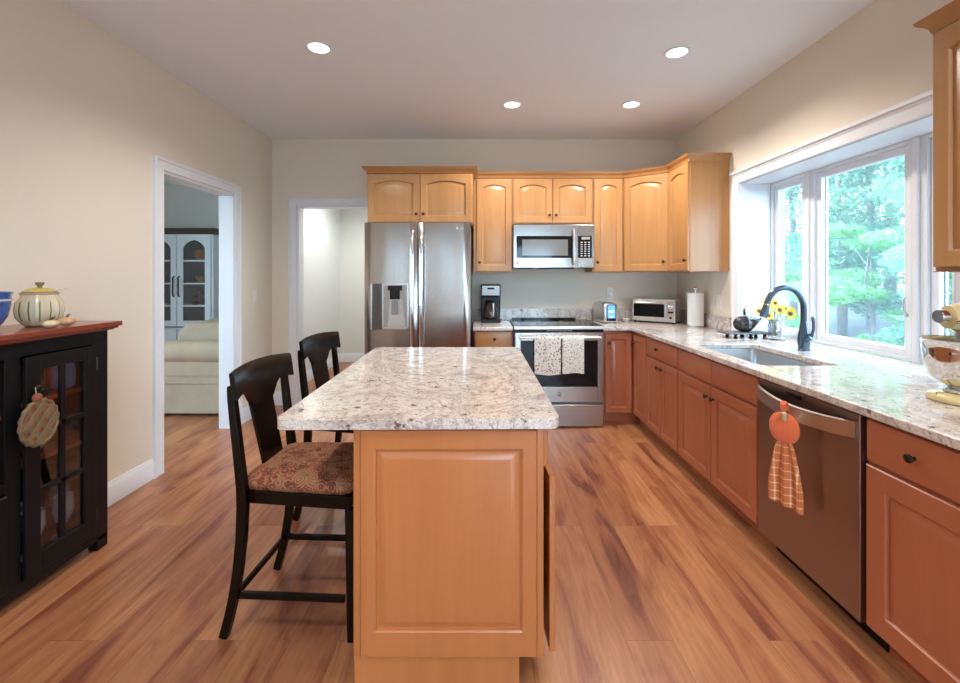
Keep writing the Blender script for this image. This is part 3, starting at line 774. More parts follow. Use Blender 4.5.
g = G(); g.box(0.010, W-0.010, -0.018, 0.028, 0.012, 0.205); g.loops([[(0.010, -0.034, z+0.0) if i < 2 else (0.010, -0.018, z) for i, z in ((0, 0.165), (1, 0.215), (2, 0.215), (3, 0.165))], [(W-0.010, -0.034, z) if i < 2 else (W-0.010, -0.018, z) for i, z in ((0, 0.165), (1, 0.215), (2, 0.215), (3, 0.165))]])
g.build('storage_drawer', STEEL, t, bevel=0.003)

# ------------------------------------------------------------------ microwave
t = thing('microwave_oven', 'stainless microwave mounted above the range', 'microwave', (0.307, 4.30, 1.466))
W, H = 0.79, 0.42
g = G(); g.box(0.003, W-0.003, 0.03, 0.42, 0.0, H-0.002); g.build('microwave_body', GREYP, t)
g = G(); g.box(0, 0.628, -0.004, 0.0295, 0.0, H); md = g.build('microwave_door', STEEL, t, bevel=0.004)
g = G(); g.box(0.030, 0.600, -0.010, -0.0045, 0.095, 0.310); g.build('door_glass', BLACKG, md, bevel=0.004)
g = G(); g.box(0.085, 0.530, -0.0115, -0.0102, 0.118, 0.275); g.build('viewing_window', plain('screen_mesh', (0.16, 0.17, 0.17), 0.12), md)
g = G(); g.tube([(0.582, -0.010, 0.035), (0.582, -0.045, 0.05), (0.582, -0.052, 0.11), (0.582, -0.055, 0.21), (0.582, -0.052, 0.31), (0.582, -0.045, 0.36), (0.582, -0.010, 0.375)], [0.010, 0.012, 0.014, 0.015, 0.014, 0.012, 0.010], 14, 1.0); g.build('handle', SATIN, md)
g = G(); g.box(0.6295, W, -0.004, 0.0295, 0.0, H); cp = g.build('control_surround', STEEL, t, bevel=0.004)
g = G(); g.box(0.632, W-0.025, -0.008, -0.0042, 0.095, 0.310); g.build('keypad', BLACKG, cp)
g = G()
for r in range(7):
    for c in range(3): g.box(0.655+c*0.036, 0.674+c*0.036, -0.0092, -0.008, 0.112+r*0.022, 0.120+r*0.022)
g.build('keypad_marks', plain('key_marks', (0.55, 0.55, 0.55), 0.4), cp)
g = G(); g.box(0.665, 0.745, -0.0092, -0.008, 0.275, 0.300); g.build('display', plain('display_grey', (0.35, 0.36, 0.34), 0.2), cp)
g = G(); g.box(0.02, 0.20, 0.03, 0.30, -0.008, -0.0005); g.box(0.26, 0.60, 0.03, 0.30, -0.012, -0.0005); g.build('underside_vent', BLACKP, t)
g = G(); g.lathe([(0.010, 0), (0.010, -0.001), (0.001, -0.001)], (0.035, -0.004, 0.045), 20, 'Y'); g.build('emblem', BLACKP, md)

# ------------------------------------------------------------------ dishwasher
t = thing('dishwasher', 'stainless dishwasher with curved bar handle between the reddish cabinets', 'dishwasher', (XF, 2.229, 0), R90)
W = 0.609
g = G(); g.box(0.004, W-0.004, 0.03, 0.60, 0.10, 0.875); g.build('tub', GREYP, t)
g = G(); g.box(0.004, W-0.004, -0.004, 0.029, 0.105, 0.872); dw = g.build('dishwasher_door', STEEL_D, t, bevel=0.004)
g = G(); n = 14; L = []
for i in range(n+1):
    u = i/n; x = 0.012+(W-0.024)*u; bow = math.sin(PI*u)
    y = -0.008-0.052*bow**0.7; zt = 0.842-0.018*bow
    L.append([(x, y-0.006, zt-0.058), (x, y+0.004, zt-0.062), (x, y+0.004, zt+0.004), (x, y-0.006, zt)])
g.loops(L); g.build('handle', SATIN, dw, smooth=50)
g = G(); g.box(0.21, 0.31, -0.0065, -0.0042, 0.842, 0.858); g.build('control_window', BLACKG, dw)
g = G(); g.lathe([(0.004, 0), (0.004, -0.001), (0.001, -0.001)], (0.20, -0.004, 0.42), 12, 'Y'); g.build('status_light', WHITEP, dw)
g = G(); g.box(0.0, W, 0.095, 0.113, 0, 0.10); g.build('toe_panel', BLACKP, t)

# ------------------------------------------------------------------ towels
def cloth_pattern(name, base, dot, scale, thr=(0.28, 0.33), dot2=None):
    m, n, l, p = new_mat(name)
    v = mapping(n, l, (1, 1, 1), rand=False)
    t = n.new('ShaderNodeTexVoronoi'); t.inputs['Scale'].default_value = scale; t.inputs['Randomness'].default_value = 1.0
    l.new(v, t.inputs['Vector'])
    col = ramp(n, l, t.outputs['Distance'], [(thr[0], dot), (thr[1], base)])
    l.new(col, p.inputs['Base Color']); p.inputs['Roughness'].default_value = 0.9
    return m
def hung_cloth(name, label, x0, x1, y, z, zb, zback, mat, rad=0.017, wav=0.006, flare=0.0, seed=0):
    """cloth folded over a bar at (y,z), front flap toward -y"""
    random.seed(seed)
    prof = []
    nf = 14
    for i in range(nf+1): prof.append((y-rad-0.002, zb+(z-zb)*i/nf))
    for i in range(1, 8):
        a = PI*i/8; prof.append((y-rad*math.cos(a), z+rad*math.sin(a)))
    for i in range(1, 9): prof.append((y+rad, z-(z-zback)*i/8))
    th = 0.004; nx = 18
    tot = len(prof)
    def pt(i, j, off):
        yy, zz = prof[i]; u = j/nx
        a = max(0, i-1); b = min(tot-1, i+1)
        ty, tz = prof[b][0]-prof[a][0], prof[b][1]-prof[a][1]
        q = math.hypot(ty, tz); ny, nz = -tz/q, ty/q
        fade = min(1.0, abs(zz-z)/0.10)
        wv = wav*math.sin(u*PI*3.3+seed)*fade
        wd = (x1-x0)/2*(1+flare*fade); xm = (x0+x1)/2
        sign = 1 if i <= nf else -0.4
        return (xm+(2*u-1)*wd, yy-wv*sign*0.6-abs(wv)*0.3*sign + ny*off, zz+nz*off+0.006*math.sin(u*5+seed)*(fade if i < 3 else 0))
    L = []
    for i in range(tot):
        L.append([pt(i, j, 0) for j in range(nx+1)] + [pt(i, j, th) for j in range(nx, -1, -1)])
    g = G(); g.loops(L)
    return tag(g.build(name, mat, smooth=60), label, 'towel')
HY = 4.03-0.062
hung_cloth('dish_towel', 'cream dish towel with berry sprig pattern on the left of the oven handle', 0.472, 0.708, HY, 0.828, 0.500, 0.56, cloth_pattern('berry_cloth', (0.66, 0.61, 0.55), (0.22, 0.10, 0.06), 46, (0.26, 0.40)), seed=2)
hung_cloth('dish_towel', 'cream dish towel with small leaf print on the right of the oven handle', 0.722, 0.915, HY, 0.828, 0.510, 0.60, cloth_pattern('leaf_cloth', (0.68, 0.64, 0.58), (0.20, 0.13, 0.09), 60, (0.22, 0.34)), seed=5)
# pumpkin towel on the dishwasher handle
def gingham():
    m, n, l, p = new_mat('orange_plaid')
    tc = n.new('ShaderNodeTexCoord'); sp = n.new('ShaderNodeSeparateXYZ'); l.new(tc.outputs['Object'], sp.inputs[0])
    def stripe(o, per, wd):
        a = n.new('ShaderNodeMath'); a.operation = 'MODULO'; b = n.new('ShaderNodeMath'); b.operation = 'ADD'; b.inputs[1].default_value = 10
        l.new(o, b.inputs[0]); l.new(b.outputs[0], a.inputs[0]); a.inputs[1].default_value = per
        c = n.new('ShaderNodeMath'); c.operation = 'LESS_THAN'; c.inputs[1].default_value = wd; l.new(a.outputs[0], c.inputs[0])
        return c.outputs[0]
    s1 = stripe(sp.outputs[0], 0.030, 0.005); s2 = stripe(sp.outputs[2], 0.034, 0.005)
    ad = n.new('ShaderNodeMath'); l.new(s1, ad.inputs[0]); l.new(s2, ad.inputs[1])
    hf = n.new('ShaderNodeMath'); hf.operation = 'MULTIPLY'; hf.inputs[1].default_value = 0.5; l.new(ad.outputs[0], hf.inputs[0])
    l.new(ramp(n, l, hf.outputs[0], [(0.0, (0.50, 0.145, 0.045)), (0.5, (0.66, 0.36, 0.20)), (1.0, (0.82, 0.68, 0.50))]), p.inputs['Base Color'])
    p.inputs['Roughness'].default_value = 0.9
    return m
ORANGE = plain('orange_terry', (0.66, 0.14, 0.045), 0.9, bump=0.6, bscale=260, sheen=0.3)
t = thing('pumpkin_towel', 'orange pumpkin-topped plaid towel hanging from the dishwasher handle', 'towel', (XF-0.092, 1.905, 0), R90+0.55)
g = G(); g.bar([(0.0, 0.004, 0.775), (0.0, -0.004, 0.80), (0.0, -0.008, 0.828), (0.0, 0.006, 0.842), (0, 0.022, 0.828), (0, 0.024, 0.80)], 0.020, 0.003, (1, 0, 0)); g.build('hanging_loop', ORANGE, t)
g = G(); L = []
for i in range(13):
    a = -PI/2+PI*i/12; rr = max(0.03, math.cos(a))**0.8
    L.append([((0.058*rr*(1+0.05*math.cos(6*2*PI*j/36)))*math.cos(2*PI*j/36), 0.004+0.017*rr*math.sin(2*PI*j/36)*(1+0.1*math.cos(6*2*PI*j/36)), 0.727+0.066*math.sin(a)) for j in range(36)])
g.loops(L); g.build('pumpkin_top', ORANGE, t)
g = G(); g.tube([(0.006, -0.012, 0.765), (0.012, -0.020, 0.785), (0.010, -0.022, 0.80)], [0.008, 0.009, 0.010], 10); g.build('stem', plain('pale_stem', (0.50, 0.44, 0.30), 0.8), t)
g = G(); L = []
for i in range(15):
    u = i/14; z = 0.675-0.275*u; hw = 0.024+0.044*min(1, u*1.35)**0.7
    q = []
    m_ = 40
    for j in range(m_+1):
        s_ = j/m_; q.append((-hw+2*hw*s_+0.004*u, 0.004-0.010*math.sin(s_*PI*5)*min(1, 0.4+u), z-0.018*u*s_))
    q += [(x, y+0.007, zz) for x, y, zz in q[::-1]]
    L.append(q)
g.loops(L); g.build('plaid_cloth', gingham(), t, smooth=60)

# ------------------------------------------------------------------ bar stools
FAB = None
def tapestry():
    m, n, l, p = new_mat('paisley_tapestry')
    v = mapping(n, l, (1, 1, 1), rand=False)
    t = n.new('ShaderNodeTexVoronoi'); t.inputs['Scale'].default_value = 24; l.new(v, t.inputs['Vector'])
    w_ = n.new('ShaderNodeMath'); w_.operation = 'SINE'; k = n.new('ShaderNodeMath'); k.operation = 'MULTIPLY'; k.inputs[1].default_value = 26
    l.new(t.outputs['Distance'], k.inputs[0]); l.new(k.outputs[0], w_.inputs[0])
    ns = n.new('ShaderNodeTexNoise'); ns.inputs['Scale'].default_value = 22; ns.inputs['Detail'].default_value = 6; l.new(v, ns.inputs['Vector'])
    ad = n.new('ShaderNodeMath'); ad.operation = 'MULTIPLY_ADD'; ad.inputs[1].default_value = 0.12; l.new(w_.outputs[0], ad.inputs[0]); l.new(ns.outputs['Fac'], ad.inputs[2])
    l.new(ramp(n, l, ad.outputs[0], [(0.25, (0.07, 0.035, 0.02)), (0.40, (0.20, 0.045, 0.025)), (0.5, (0.30, 0.095, 0.045)), (0.60, (0.34, 0.19, 0.085)), (0.75, (0.14, 0.09, 0.04))]), p.inputs['Base Color'])
    p.inputs['Roughness'].default_value = 0.85
    return m
TAP = tapestry()
def bx(z):   # lean of the back
    return -0.205-0.052*max(0, z-0.55)/0.45 if z > 0.55 else -0.205-0.075*((0.55-z)/0.55)**2.2
def make_stool(label, loc, rot):
    t = thing('counter_stool', label, 'stool', loc, rot, 'dark counter stools at the island')
    for s in (-1, 1):
        zs = [0, 0.08, 0.16, 0.26, 0.38, 0.5, 0.58, 0.70, 0.82, 0.92, 0.965]
        wd = [0.034, 0.034, 0.034, 0.036, 0.038, 0.040, 0.038, 0.034, 0.032, 0.028, 0.020]
        g = G(); g.bar([(bx(z), s*0.197, z) for z in zs], 0.030, wd, (0, 1, 0)); g.build('leg', EBONY, t, bevel=0.005)
        g = G(); g.bar([(0.214, s*0.190, 0), (0.210, s*0.190, 0.505)], [0.026, 0.034], [0.026, 0.034]); g.build('leg', EBONY, t, bevel=0.004)
        g = G(); g.box(-0.235, 0.19, s*0.190-0.008, s*0.190+0.008, 0.146, 0.172); g.build('stretcher', EBONY, t, bevel=0.003)
    g = G(); g.box(0.192, 0.208, -0.18, 0.18, 0.20, 0.226); g.build('stretcher', EBONY, t, bevel=0.003)
    g = G(); g.box(-0.246, -0.230, -0.18, 0.18, 0.146, 0.170); g.build('stretcher', EBONY, t, bevel=0.003)
    g = G(); g.prism([(-0.225, -0.178), (0.215, -0.210), (0.215, 0.210), (-0.225, 0.178)], 0.505, 0.556); g.build('seat_frame', EBONY, t, bevel=0.004)
    L = []
    for ins, z in ((0.006, 0.5565), (-0.004, 0.575), (0.0, 0.592), (0.012, 0.606), (0.035, 0.617), (0.09, 0.625), (0.15, 0.628)):
        q = []
        for x, y in rounded(-0.225+ins, 0.222-ins, -0.205+ins, 0.205-ins, max(0.012, 0.05-ins*0.2), 5):
            f = 1.0-0.12*max(0, (-x+0.1))/0.3
            q.append((x, y*f, z))
        L.append(q)
    g = G(); g.loops(L); g.build('seat_cushion', TAP, t, smooth=80)
    # crest rail, curved in plan
    n = 24; L = []
    for i in range(n+1):
        u = -1+2*i/n; y = 0.222*u
        zt = 1.030-0.012*u*u
        a = abs(y)
        if a < 0.085: zb = 0.855
        elif a < 0.150:
            q = (a-0.085)/0.065; zb = 0.855+0.070*math.sin(q*PI/2)**0.6 if q > 0 else 0.855
        else: zb = 0.925-0.012*(a-0.15)/0.07
        cx = -0.030*(1-u*u)
        def X(z): return bx(z)+0.024+cx
        L.append([(X(zb)-0.011, y, zb), (X(zb)+0.011, y, zb), (X((zb+zt)/2)+0.011, y, (zb+zt)/2), (X(zt)+0.009, y, zt-0.006), (X(zt), y, zt), (X(zt)-0.011, y, zt-0.004), (X((zb+zt)/2)-0.011, y, (zb+zt)/2)])
    g = G(); g.loops(L); g.build('crest_rail', EBONY, t, smooth=50)
    g = G(); L = []
    for i in range(9):
        z = 0.55+0.315*i/8; hw = 0.074+0.010*(i/8)**1.5
        xx = bx(z)+0.024-0.030*(i/8)
        L.append([(xx-0.007, -hw, z), (xx+0.007, -hw, z), (xx+0.007, hw, z), (xx-0.007, hw, z)])
    g.loops(L); g.build('splat', EBONY, t, bevel=0.003)
    return t
st = make_stool('near ebony counter stool with paisley seat and splat back, tucked under the island', (-0.700, 1.872, 0), math.radians(-3))
dup(st, (-0.755, 2.66, 0), math.radians(-8), 'far ebony counter stool behind the near one, mostly hidden by the island top')

# ------------------------------------------------------------------ black display cabinet
LEN = 1.44; DP = 0.333
t = thing('display_cabinet', 'black sideboard cabinet with cherry top and glazed doors against the left wall', 'cabinet', (-1.915, 0.835, 0), PI/2)
g = G()
g.box(0, LEN, 0.02, 0.05, 1.045, 1.108); g.box(0, LEN, 0.05, DP, 1.09, 1.108)
g.box(0, 0.02, 0.05, DP, 0.07, 1.09); g.box(LEN-0.02, LEN, 0.05, DP, 0.07, 1.09)
g.box(0.474, 0.492, 0.05, DP, 0.07, 1.09); g.box(0.948, 0.966, 0.05, DP, 0.07, 1.09)
g.box(0.02, LEN-0.02, 0.05, DP, 0.07, 0.088); g.box(0, LEN, 0.02, 0.05, 0.05, 0.10)
for a, b in ((0, 0.053), (0.388, 0.474+0.018), (0.948, 1.012), (1.353, LEN)): g.box(a, b, 0.02, 0.05, 0.10, 1.045)
g.box(0.492, 0.948, 0.02, 0.05, 0.50, 0.54)
g.box(0.02, 0.474, DP-0.01, DP, 0.088, 1.09); g.box(0.966, LEN-0.02, DP-0.01, DP, 0.088, 1.09)
g.build('carcass', BLACKW, t, bevel=0.002)
g = G(); g.box(0.492, 0.948, DP-0.012, DP, 0.088, 1.09); g.build('back_panel', CHERRY, t)
for x0, x1 in ((0.0, 0.06), (LEN-0.06, LEN)):
    for ya, yb in ((0.02, 0.07), (DP-0.05, DP)):
        g = G(); g.prism([(x0, ya), (x1, ya), (x1, yb), (x0, yb)], 0.0, 0.0699); g.build('foot', BLACKW, t, bevel=0.003)
g = G(); g.box(-0.045, LEN+0.028, -0.035, DP, 1.128, 1.152); g.box(-0.03, LEN+0.018, -0.022, DP, 1.116, 1.128); g.box(-0.015, LEN+0.008, -0.008, DP, 1.1085, 1.116); g.build('cherry_top', CHERRY, t, bevel=0.006, seg=3)
for a in (0.02, 0.966):
    for z in (0.58, 0.84):
        g = G(); g.box(a, a+0.454, 0.055, DP-0.011, z-0.02, z); g.build('shelf', CHERRY, t, bevel=0.002)
g = G(); g.box(0.494, 0.946, 0.03, DP-0.013, 0.80, 0.82); g.build('shelf', CHERRY, t, bevel=0.002)
def glazed_door(x0, x1, z0=0.105, z1=1.04):
    g = G(); s = 0.062; y0, y1 = 0.0, 0.0195
    a0, a1, c0, c1 = x0+s, x1-s, z0+0.085, z1-0.06
    ringy(g, x0, x1, z0, z1, a0, a1, c0, c1, y0, y1)
    xm = (a0+a1)/2; g.box(xm-0.012, xm+0.012, y0+0.003, y1, c0, c1)
    for k in (1, 2):
        z = c0+(c1-c0)*k/3; g.box(a0, a1, y0+0.003, y1, z-0.012, z+0.012)
    d = g.build('door', BLACKW, t, bevel=0.003)
    g = G(); g.box(a0, a1, 0.012, 0.015, c0, c1); g.build('pane', GLASS, d)
    for z in (0.2, 0.95):
        g = G(); xx = x1+0.004 if x0 > 0.7 else x0-0.004; g.cyl((xx, 0.0, z-0.03), (xx, 0.0, z+0.03), 0.005, n=10); g.build('hinge', BRONZE, d)
    kx = x0+0.03 if x0 > 0.7 else x1-0.03
    k_ = knob(d, kx, 0.905)
glazed_door(1.015, 1.350); glazed_door(0.055, 0.385)
g = G(); door_mesh(g, 0.496, 0.944, 0.105, 0.495, 0.0, 0.0195, 0, 0.055); g.build('door', BLACKW, t, smooth=20)
CABM = Matrix.Translation((-1.915, 0.835, 0)) @ Matrix.Rotation(PI/2, 4, 'Z')
def incab(x, y, z): return tuple(CABM @ Vector((x, y, z)))
BLUEG = plain('blue_glaze', (0.055, 0.12, 0.40), 0.12, coat=0.5, var=0.35, vscale=40)
WHGL = plain('white_glaze', (0.62, 0.60, 0.57), 0.15, coat=0.5)
GREYB = plain('grey_blue_glaze', (0.22, 0.27, 0.38), 0.2, coat=0.4)
AMBG = plain('amber_glaze', (0.40, 0.17, 0.07), 0.25, coat=0.4)
def vessel(name, label, cat, loc, prof, mat, group=None, n=28):
    g = G(); g.lathe(prof, n=n); o = g.build(name, mat, smooth=50); o.location = loc
    return tag(o, label, cat, group)
JAR = [(0.03, 0.0005), (0.04, 0.01), (0.042, 0.07), (0.032, 0.10), (0.026, 0.115), (0.030, 0.13), (0.027, 0.131), (0.024, 0.115), (0.036, 0.07), (0.036, 0.015), (0.002, 0.012)]
MUG = [(0.030, 0.0005), (0.036, 0.006), (0.038, 0.09), (0.035, 0.091), (0.033, 0.012), (0.002, 0.01)]
BOWL = [(0.030, 0.0005), (0.032, 0.008), (0.060, 0.045), (0.072, 0.075), (0.069, 0.076), (0.056, 0.047), (0.028, 0.014), (0.002, 0.012)]
GOB = [(0.030, 0.0005), (0.030, 0.003), (0.006, 0.008), (0.005, 0.07), (0.025, 0.09), (0.036, 0.12), (0.034, 0.165), (0.032, 0.165), (0.034, 0.12), (0.022, 0.092), (0.002, 0.085)]
vessel('jar', 'grey-blue stoneware jar on the top shelf of the black cabinet, right pane', 'jar', incab(1.30, 0.12, 0.8405), [(r*1.2, z*1.3) for r, z in JAR], GREYB)
vessel('mug', 'brown mug on the top shelf of the black cabinet, left pane', 'mug', incab(1.16, 0.13, 0.8405), [(r*1.2, z*1.5) for r, z in MUG], AMBG)
vessel('bowl', 'white bowl on the middle shelf of the black cabinet', 'bowl', incab(1.17, 0.14, 0.5805), BOWL, WHGL)
vessel('jar', 'amber jar on the middle shelf of the black cabinet near its hinges', 'jar', incab(1.31, 0.17, 0.5805), JAR, AMBG)
for k, (x, y) in enumerate(((1.13, 0.12), (1.19, 0.22), (1.27, 0.12), (1.35, 0.21))):
    vessel('wine_glass', 'clear wine glass on the bottom of the black cabinet, %s' % ('nearest the camera', 'second from the camera', 'third from the camera', 'farthest from the camera')[k], 'glass', incab(x, y-0.03, 0.0885), [(r*1.15, z*1.5) for r, z in GOB], GLASSY, 'wine glasses inside the black cabinet')
vessel('vase', 'dark red vase in the open middle bay of the black cabinet', 'vase', incab(0.80, 0.18, 0.8205), [(r*1.1, z*1.3) for r, z in JAR], plain('oxblood_glaze', (0.22, 0.03, 0.02), 0.2, coat=0.5))

# pots on the cherry top
TZ = 1.1525
def pot_glaze():
    m, n, l, p = new_mat('painted_pot_glaze')
    tc = n.new('ShaderNodeTexCoord'); sp = n.new('ShaderNodeSeparateXYZ'); l.new(tc.outputs['Object'], sp.inputs[0])
    at = n.new('ShaderNodeMath'); at.operation = 'ARCTAN2'; l.new(sp.outputs[1], at.inputs[0]); l.new(sp.outputs[0], at.inputs[1])
    k = n.new('ShaderNodeMath'); k.operation = 'MULTIPLY'; k.inputs[1].default_value = 14; l.new(at.outputs[0], k.inputs[0])
    s_ = n.new('ShaderNodeMath'); s_.operation = 'SINE'; l.new(k.outputs[0], s_.inputs[0])
    a = ramp(n, l, s_.outputs[0], [(0.55, (0.62, 0.56, 0.42)), (0.85, (0.52, 0.50, 0.30)), (0.97, (0.10, 0.16, 0.04))])
    zr = ramp(n, l, sp.outputs[2], [(0.02, (0, 0, 0)), (0.035, (1, 1, 1)), (0.11, (1, 1, 1)), (0.125, (0, 0, 0))])
    mx = n.new('ShaderNodeMix'); mx.data_type = 'RGBA'; l.new(zr, mx.inputs[0]); mx.inputs[6].default_value = (0.62, 0.52, 0.38, 1); l.new(a, mx.inputs[7])
    l.new(mx.outputs[2], p.inputs['Base Color']); p.inputs['Roughness'].default_value = 0.15; p.inputs['Coat Weight'].default_value = 0.5
    return m
t = thing('lidded_pot', 'round cream crock with green vegetable stripes and yellow lid on the black cabinet', 'pot', (-2.06, 2.05, TZ))
g = G(); L = []
for r, z in ((0.055, 0.0005), (0.070, 0.01), (0.092, 0.04), (0.099, 0.075), (0.094, 0.11), (0.078, 0.135), (0.074, 0.145), (0.082, 0.155), (0.076, 0.156), (0.068, 0.145), (0.002, 0.14)):
    L.append([(r*(1+0.025*math.cos(14*2*PI*j/84))*math.cos(2*PI*j/84) if 0.03 < z < 0.13 else r*math.cos(2*PI*j/84), r*(1+0.025*math.cos(14*2*PI*j/84))*math.sin(2*PI*j/84) if 0.03 < z < 0.13 else r*math.sin(2*PI*j/84), z) for j in range(84)])
g.loops(L); g.build('pot_body', pot_glaze(), t, smooth=60); t.scale = (0.86, 0.86, 1.0)
LIDM = plain('yellow_glaze', (0.50, 0.38, 0.08), 0.15, coat=0.5)
g = G(); g.lathe([(0.070, 0.157), (0.072, 0.160), (0.055, 0.170), (0.03, 0.177), (0.002, 0.178)]); ld_ = g.build('lid', LIDM, t, smooth=60)
g = G(); g.lathe([(0.010, 0.177), (0.010, 0.186), (0.019, 0.194), (0.018, 0.203), (0.002, 0.206)], n=20); g.build('knob', plain('olive_glaze', (0.20, 0.17, 0.05), 0.2, coat=0.5), ld_)
g = G(); g.bar([(0.03, 0.06, 0.162), (0.045, 0.085, 0.165), (0.055, 0.105, 0.172)], 0.016, 0.006, (1, 0, 0)); g.build('spoon_rest', WHGL, t)
t = thing('blue_bowl', 'deep blue footed bowl at the left edge on the black cabinet', 'bowl', (-2.05, 1.81, TZ))
g = G(); g.lathe([(0.035, 0.0005), (0.036, 0.008), (0.045, 0.02), (0.068, 0.06), (0.078, 0.11), (0.080, 0.150), (0.085, 0.165), (0.081, 0.166), (0.074, 0.15), (0.070, 0.11), (0.03, 0.03), (0.002, 0.025)]); g.build('bowl_body', BLUEG, t, smooth=60)
g = G(); g.lathe([(0.0805, 0.128), (0.0820, 0.132), (0.0812, 0.136)], cap0=False, cap1=False); g.build('rim_band', WHGL, t)
GRD = plain('cream_gourd', (0.60, 0.50, 0.30), 0.25, coat=0.4, var=0.2, vscale=30)
for k, (x, y, s_) in enumerate(((-1.935, 1.975, 1.0), (-1.94, 2.055, 1.15))):
    t = thing('ceramic_gourd', ('small cream ceramic gourd in front of the striped crock, left one', 'small peach ceramic gourd in front of the striped crock, right one')[k], 'ornament', (x, y, TZ))
    g = G(); g.ell((0, 0, 0.018*s_), (0.024*s_, 0.036*s_, 0.0175*s_)); g.build('gourd_body', GRD if k == 0 else plain('peach_gourd', (0.55, 0.32, 0.18), 0.3, coat=0.4), t)
    g = G(); g.tube([(0, 0, 0.034*s_), (0.0, 0.008, 0.044*s_), (0, 0.018, 0.046*s_)], [0.006, 0.004, 0.003], 8); g.build('stem', plain('dark_green_stem', (0.06, 0.08, 0.02), 0.5), t)

# pie potholder hanging from the cabinet knob
t = thing('pie_ornament', 'quilted lattice pie ornament hanging from the black cabinet knob', 'ornament', incab(1.028, -0.028, 0.0), PI/2)
CRUST = plain('pie_crust', (0.18, 0.125, 0.065), 0.9, bump=0.5, bscale=120, var=0.25, vscale=25)
FILL = plain('pie_filling', (0.24, 0.08, 0.035), 0.8, var=0.3, vscale=30)
zc = 0.765
g = G(); g.lathe([(0.092, 0.0), (0.098, -0.006), (0.092, -0.014), (0.002, -0.012)], (0, -0.003, zc), 40, 'Y'); g.v = [(x*0.84, y, z) for x, y, z in g.v]; pc = g.build('filling', FILL, t)
g = G(); L = []
for i in range(49):
    a = 2*PI*i/48; rr = 0.092+0.004*math.sin(a*16)
    L.append([(rr*math.cos(a)+0.009*math.cos(b)*math.cos(a), -0.012-0.009*math.sin(b), zc+rr*math.sin(a)+0.009*math.cos(b)*math.sin(a)) for b in [2*PI*q/8 for q in range(8)]])
g.loops(L, False, False); g.v = [(x*0.84, y, z) for x, y, z in g.v]; g.build('crust_rim', CRUST, t, smooth=60)
g = G()
for s_ in (-1, 1):
    for k in (-1, 0, 1):
        off = k*0.046; hl_ = math.sqrt(0.088**2-off**2)
        d = Vector((math.cos(PI/4*s_), 0, math.sin(PI/4*s_))); nn = Vector((-d.z, 0, d.x))
        c = Vector((0, -0.019-0.002*s_, zc))+nn*off
        g.bar([c-d*hl_, c+d*hl_], 0.024, 0.005, tuple(nn))
g.v = [(x*0.84, y, z) for x, y, z in g.v]; g.build('lattice', CRUST, t, bevel=0.002)
g = G(); g.tube([(0, -0.004, zc+0.095), (-0.004, -0.003, zc+0.125), (0.0, 0.004, zc+0.148)], 0.002, 6); g.build('string', plain('twine', (0.45, 0.36, 0.22), 0.9), t)
g = G(); g.ell((-0.010, -0.014, zc+0.108), (0.020, 0.012, 0.018)); g.build('felt_apple', plain('dull_red_felt', (0.28, 0.09, 0.05), 0.9), t)
g = G(); g.ell((0.024, -0.012, zc+0.122), (0.026, 0.003, 0.016)); g.build('name_tag', BLACKP, t)

# ------------------------------------------------------------------ counter appliances
t = thing('coffee_maker', 'black and steel drip coffee maker next to the refrigerator', 'coffee maker', (0.088, 4.50, CT+0.0008))
g = G(); g.box(-0.10, 0.10, -0.10, 0.11, 0, 0.035); g.box(-0.10, 0.10, 0.02, 0.11, 0.035, 0.26); g.box(-0.10, 0.10, -0.09, 0.11, 0.26, 0.385); g.build('coffee_body', BLACKP, t, bevel=0.01, seg=3)
g = G(); g.box(-0.088, 0.088, -0.098, -0.088, 0.275, 0.37); fp = g.build('front_panel', plain('smoked_steel', (0.30, 0.29, 0.28), 0.35, 1.0), t, bevel=0.003)
g = G(); g.box(-0.035, 0.035, -0.102, -0.0985, 0.335, 0.352); g.build('display', BLACKG, fp)
g = G(); g.lathe([(0.055, 0.037), (0.068, 0.05), (0.072, 0.10), (0.060, 0.16), (0.045, 0.185), (0.047, 0.195), (0.043, 0.195), (0.040, 0.185), (0.056, 0.16), (0.067, 0.10), (0.002, 0.045)], (0, -0.04, 0), 28)
ca = g.build('carafe', plain('dark_carafe', (0.03, 0.02, 0.018), 0.05, spec=0.8), t)
g = G(); g.lathe([(0.046, 0.196), (0.048, 0.21), (0.03, 0.22), (0.002, 0.22)], (0, -0.04, 0), 24); g.build('carafe_lid', BLACKP, ca)
g = G(); g.tube([(0.02, -0.095, 0.20), (0.025, -0.125, 0.19), (0.025, -0.132, 0.12), (0.02, -0.11, 0.07)], 0.009, 10); g.build('handle', SATIN, ca)

t = thing('touchscreen_toaster', 'silver two-slice toaster with a glowing blue touchscreen', 'toaster', (1.27, 4.46, CT+0.0008), math.radians(8))
g = G(); L = []
for z, k in ((0.008, 0.0), (0.02, -0.004), (0.16, -0.002), (0.185, 0.006), (0.20, 0.02)):
    L.append([(x, y, z) for x, y in rounded(-0.075+k, 0.075-k, -0.09+k, 0.19-k, 0.03)])
g.loops(L); g.build('shell', SATIN, t, smooth=50)
g = G(); g.box(-0.05, 0.05, -0.097, -0.0895, 0.02, 0.185); fr_ = g.build('front_bezel', BLACKG, t, bevel=0.003)
SCR = emit('screen_blue', (0.10, 0.30, 0.75), 0.9)
g = G(); g.box(-0.040, 0.040, -0.0985, -0.0972, 0.050, 0.178); g.build('screen', SCR, fr_)
g = G()
for x in (-0.024, 0.004):
    g.box(x, x+0.020, -0.0995, -0.0986, 0.105, 0.125)
g.box(-0.016, 0.016, -0.0995, -0.0986, 0.062, 0.069)
g.build('screen_icons', emit('screen_white', (0.85, 0.92, 1.0), 1.2), fr_)
